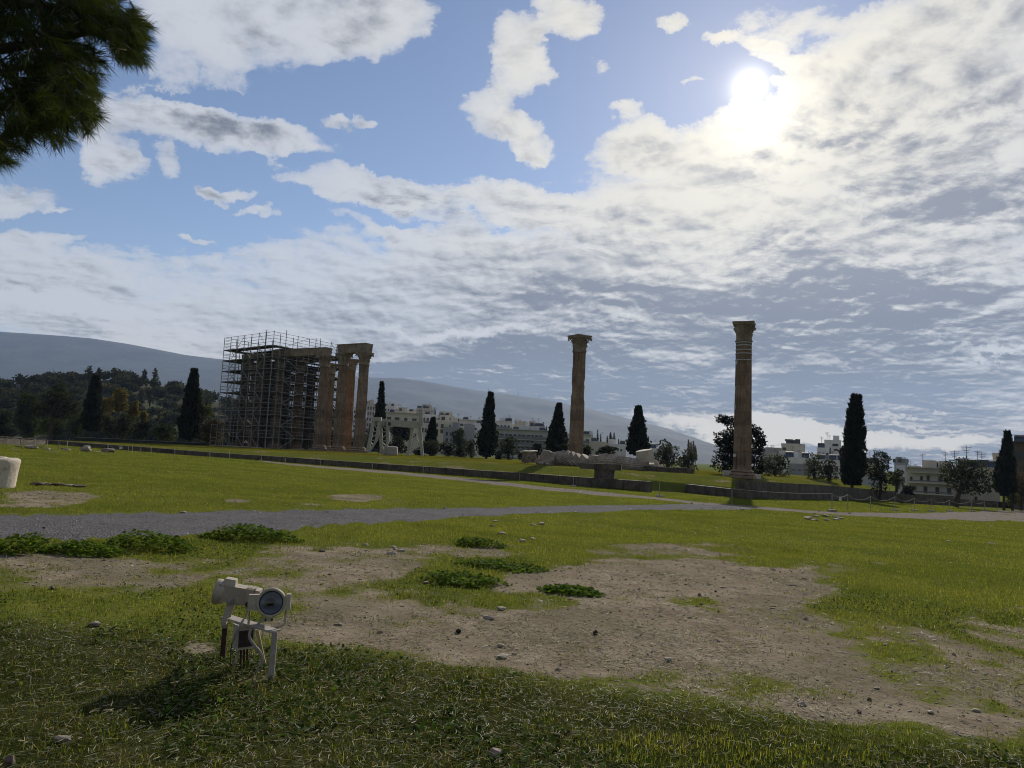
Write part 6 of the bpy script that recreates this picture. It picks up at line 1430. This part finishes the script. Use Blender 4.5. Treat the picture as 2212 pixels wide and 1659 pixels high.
    for k in range(7): H2(Geo().box((110*s+k*17*s, 0, hh/2+.004), (7*s, hd_*.8, .010))).build('cooling_fin', cream, body)
    for x, th in ((-208, 9), (202, 7)): H2(Geo().box((x*s, 0, 0), (th*s, hd_*1.015, hh*1.02))).build('gasket', blk, body)
    bell = Geo(); bell.lathe([(104*s, 0), (135*s, 30*s), (150*s, 95*s), (150*s, 130*s), (132*s, 138*s), (10*s, 140*s)], 48); bell.xf(rotm(0, R(-90), 0)); bell.xf(np.eye(3), (-130*s, 0, -6*s)); H2(bell).build('front_bell', cream, body)
    hump = Geo(); hump.box((-110*s, 0, hh/2+36*s), (150*s, hd_*.8, 74*s), taper=.82); H2(hump).build('top_hood', cream, body)
    H2(Geo().box((10*s, 0, -hh/2-2*s), (120*s, hd_*.7, 26*s))).build('gland_plate', cream, body)
    for d in (-1, 1): H2(Geo().bar((-45*s, d*(hd_/2+.01), -60*s), (-62*s+0*d, d*(hd_/2+.01), -340*s), 62*s, .010, up=(0, 1, 0))).build('yoke_strap', cream, t)
    H2(Geo().box((-62*s, 0, -342*s), (64*s, hd_+.03, .010))).build('yoke_base', cream, t)
    bolt = Geo(); bolt.lathe([(34*s, 0), (34*s, .012), (20*s, .014), (20*s, .024), (0.001, .024)], 6); bolt.xf(rotm(R(90), 0, 0)); bolt.xf(np.eye(3), (-45*s, -hd_/2-.016, -62*s)); H2(bolt).build('pivot_bolt', grey, t)
    H2(Geo().box((-45*s, -hd_/2-.012, -85*s), (70*s, .008, 90*s))).build('pivot_plate', grey, t)
    Geo().tube([P(588, 500, hY2-.05), P(588, 552, hY2-.05)], 20*s, 8).build('cable_gland', blk, t)
    def spl(pts, n=26):
        pts = np.array(pts); k = np.linspace(0, len(pts)-1, n); out_ = []
        for kk in k:
            i = min(int(kk), len(pts)-2); f = kk-i; p0, p1, p2, p3 = pts[max(i-1, 0)], pts[i], pts[i+1], pts[min(i+2, len(pts)-1)]
            out_.append(.5*((2*p1)+(-p0+p2)*f+(2*p0-5*p1+4*p2-p3)*f*f+(-p0+3*p1-3*p2+p3)*f**3))
        return out_
    Geo().tube(spl([P(588, 545, hY2-.05), P(580, 650, hY2-.08), P(515, 770, Y0-.10), P(455, 880, Y0-.12), P(412, 992, Y0-.10)]), [9*s]*10+[16*s]*16, 7).build('cable', grey, t)
    Geo().tube(spl([P(412, 985, Y0-.10), P(388, 1080, Y0-.06), P(385, 1230, Y0-.04), P(398, 1385, Y0)+dn*.3]), 7*s, 6).build('cable', mat('green_cable', (.08, .085, .07), .6, .2, 8), t)
    Geo().tube(spl([P(640, 830, Y0-.12), P(618, 930, Y0-.13), P(680, 1040, Y0-.12), P(755, 1130, Y0-.10), P(780, 1240, Y0-.08), P(720, 1350, Y0-.06), P(640, 1450, Y0-.09)]), 18*s, 8).build('conduit', grey, t)
build_floodlight()

# ------------------------------------------------------------------ overhanging pine, trunk outside the frame
def build_pine():
    rng = np.random.RandomState(9); B = np.array([-7.6, 6.2, float(low(np.array(-7.6), np.array(6.2)))])
    t = thing('pine_tree', 'long-needled dark pine reaching in at the top left corner', 'tree', B)
    CL = [(90, 20, 150, 60, 420), (190, 30, 110, 40, 260), (270, 70, 56, 40, 150), (283, 100, 42, 34, 120), (60, 110, 110, 70, 330), (150, 130, 80, 50, 200), (120, 200, 95, 40, 240), (60, 230, 90, 50, 260), (150, 245, 70, 36, 150), (60, 285, 60, 22, 90), (20, 320, 34, 14, 36), (8, 352, 30, 12, 22), (190, 165, 26, 12, 20), (196, 182, 12, 6, 8), (192, 258, 16, 9, 14), (208, 238, 6, 6, 5), (188, 282, 8, 8, 5), (120, 300, 26, 8, 14), (-60, 200, 60, 200, 260), (-120, 60, 90, 180, 260)]
    C, D = [], []
    for (u, v, a, b_, n) in CL:
        for _ in range(int(n*.44)):
            r = math.sqrt(rng.rand()); th = rng.uniform(0, 6.28); uu, vv = u+a*r*math.cos(th), v+b_*r*math.sin(th); p = at(uu, vv, 6.6 + rng.normal(0, .45)*(1 if a > 40 else .4)); C.append(p)
            d = np.array([.55+.5*math.cos(th), rng.normal(0, .5), -.45-.5*math.sin(th)*.6]) + rng.normal(0, .38, 3); D.append(d)
    for _ in range(900):                       # the rest of the crown round the trunk
        th = rng.uniform(0, 6.28); r = 2.7*math.sqrt(rng.rand()); h = rng.uniform(4.2, 8.6); p = B + np.array([r*math.cos(th), r*math.sin(th), h])
        uu, vv = project(p); 
        if uu > -40 and vv > -60: continue
        C.append(p); D.append(np.array([math.cos(th)*.7, math.sin(th)*.7, .2]) + rng.normal(0, .4, 3))
    C, D = np.array(C), np.array(D); D /= np.linalg.norm(D, axis=1)[:, None]; n = len(C); K = 46
    dirs = D[:, None]*rng.uniform(.45, 1.1, (n, K, 1)) + rng.normal(0, .34, (n, K, 3)); dirs[:, :, 2] -= .10; dirs /= np.linalg.norm(dirs, axis=2)[:, :, None]
    off = D[:, None]*rng.uniform(-.10, .03, (n, K, 1)); L = rng.uniform(.10, .175, (n, K, 1)); S = np.cross(dirs, rng.normal(size=(n, K, 3))); S /= np.linalg.norm(S, axis=2)[:, :, None]
    P0 = C[:, None]+off; V = np.stack([P0-S*.0021, P0+S*.0021, P0+dirs*L*.6+S*.0018+np.array([0, 0, -.004]), P0+dirs*L*.6-S*.0018+np.array([0, 0, -.004]), P0+dirs*L+np.array([0, 0, -.012])], 2).reshape(-1, 3) - B
    c = np.array([.036, .050, .018])*rng.uniform(.55, 1.5, (n, 1, 1)); c = c*np.where(rng.rand(n, 1, 1) < .25, np.array([1.35, 1.3, .8]), 1.0)*rng.uniform(.8, 1.2, (n, K, 1)); c = np.repeat(c.reshape(-1, 3), 5, 0)
    g = Geo(); i = np.arange(n*K)[:, None]*5; g.add(V, i+np.array([[0, 1, 2, 3]]), c); g.f.append(i+np.array([[3, 2, 4]])); g.build('needles', foliage_material('pine_needle', .2, .2), t)
    g = Geo()
    for a, b_ in zip(C, D): g.tube([a-b_*.17-B, a-b_*.02-B], [.006, .003], 4, caps=False)
    g.build('twigs', M_bark, t)
    Z = lambda u, v, Y=6.6: at(u, v, Y)-B
    for pts, r in (([(0, 0, 4.6), Z(-120, 120), Z(40, 100), Z(190, 70), Z(285, 85)], (.11, .07, .045, .028, .010)), ([(0, 0, 4.0), Z(-130, 250), Z(20, 230), Z(140, 200), Z(190, 176)], (.10, .06, .04, .02, .007)), ([(0, 0, 3.7), Z(-100, 330), Z(30, 290), Z(140, 262), Z(196, 258)], (.08, .05, .03, .016, .006)), ([(0, 0, 5.4), Z(-100, 0), Z(80, 10), Z(230, 30)], (.12, .08, .04, .015)), ([(.1, 0, 3.6), Z(-60, 370), Z(10, 352)], (.06, .03, .008)), ([(0, 0, 5.8), (-.8, 1.0, 7.0), (-1.6, 1.7, 7.8)], (.12, .08, .03)), ([(0, 0, 5.2), (-1.0, -.8, 6.4), (-2.0, -1.4, 7.2)], (.12, .08, .03))):
        Geo().tube(pts, list(r), 7).build('limb', M_bark, t)
    z = np.linspace(-.3, 8.4, 14); Geo().tube(np.stack([.25*np.sin(z*.5), .18*np.sin(z*.8), z], 1), .30-.026*z, 12).build('trunk', M_bark, t)
build_pine()
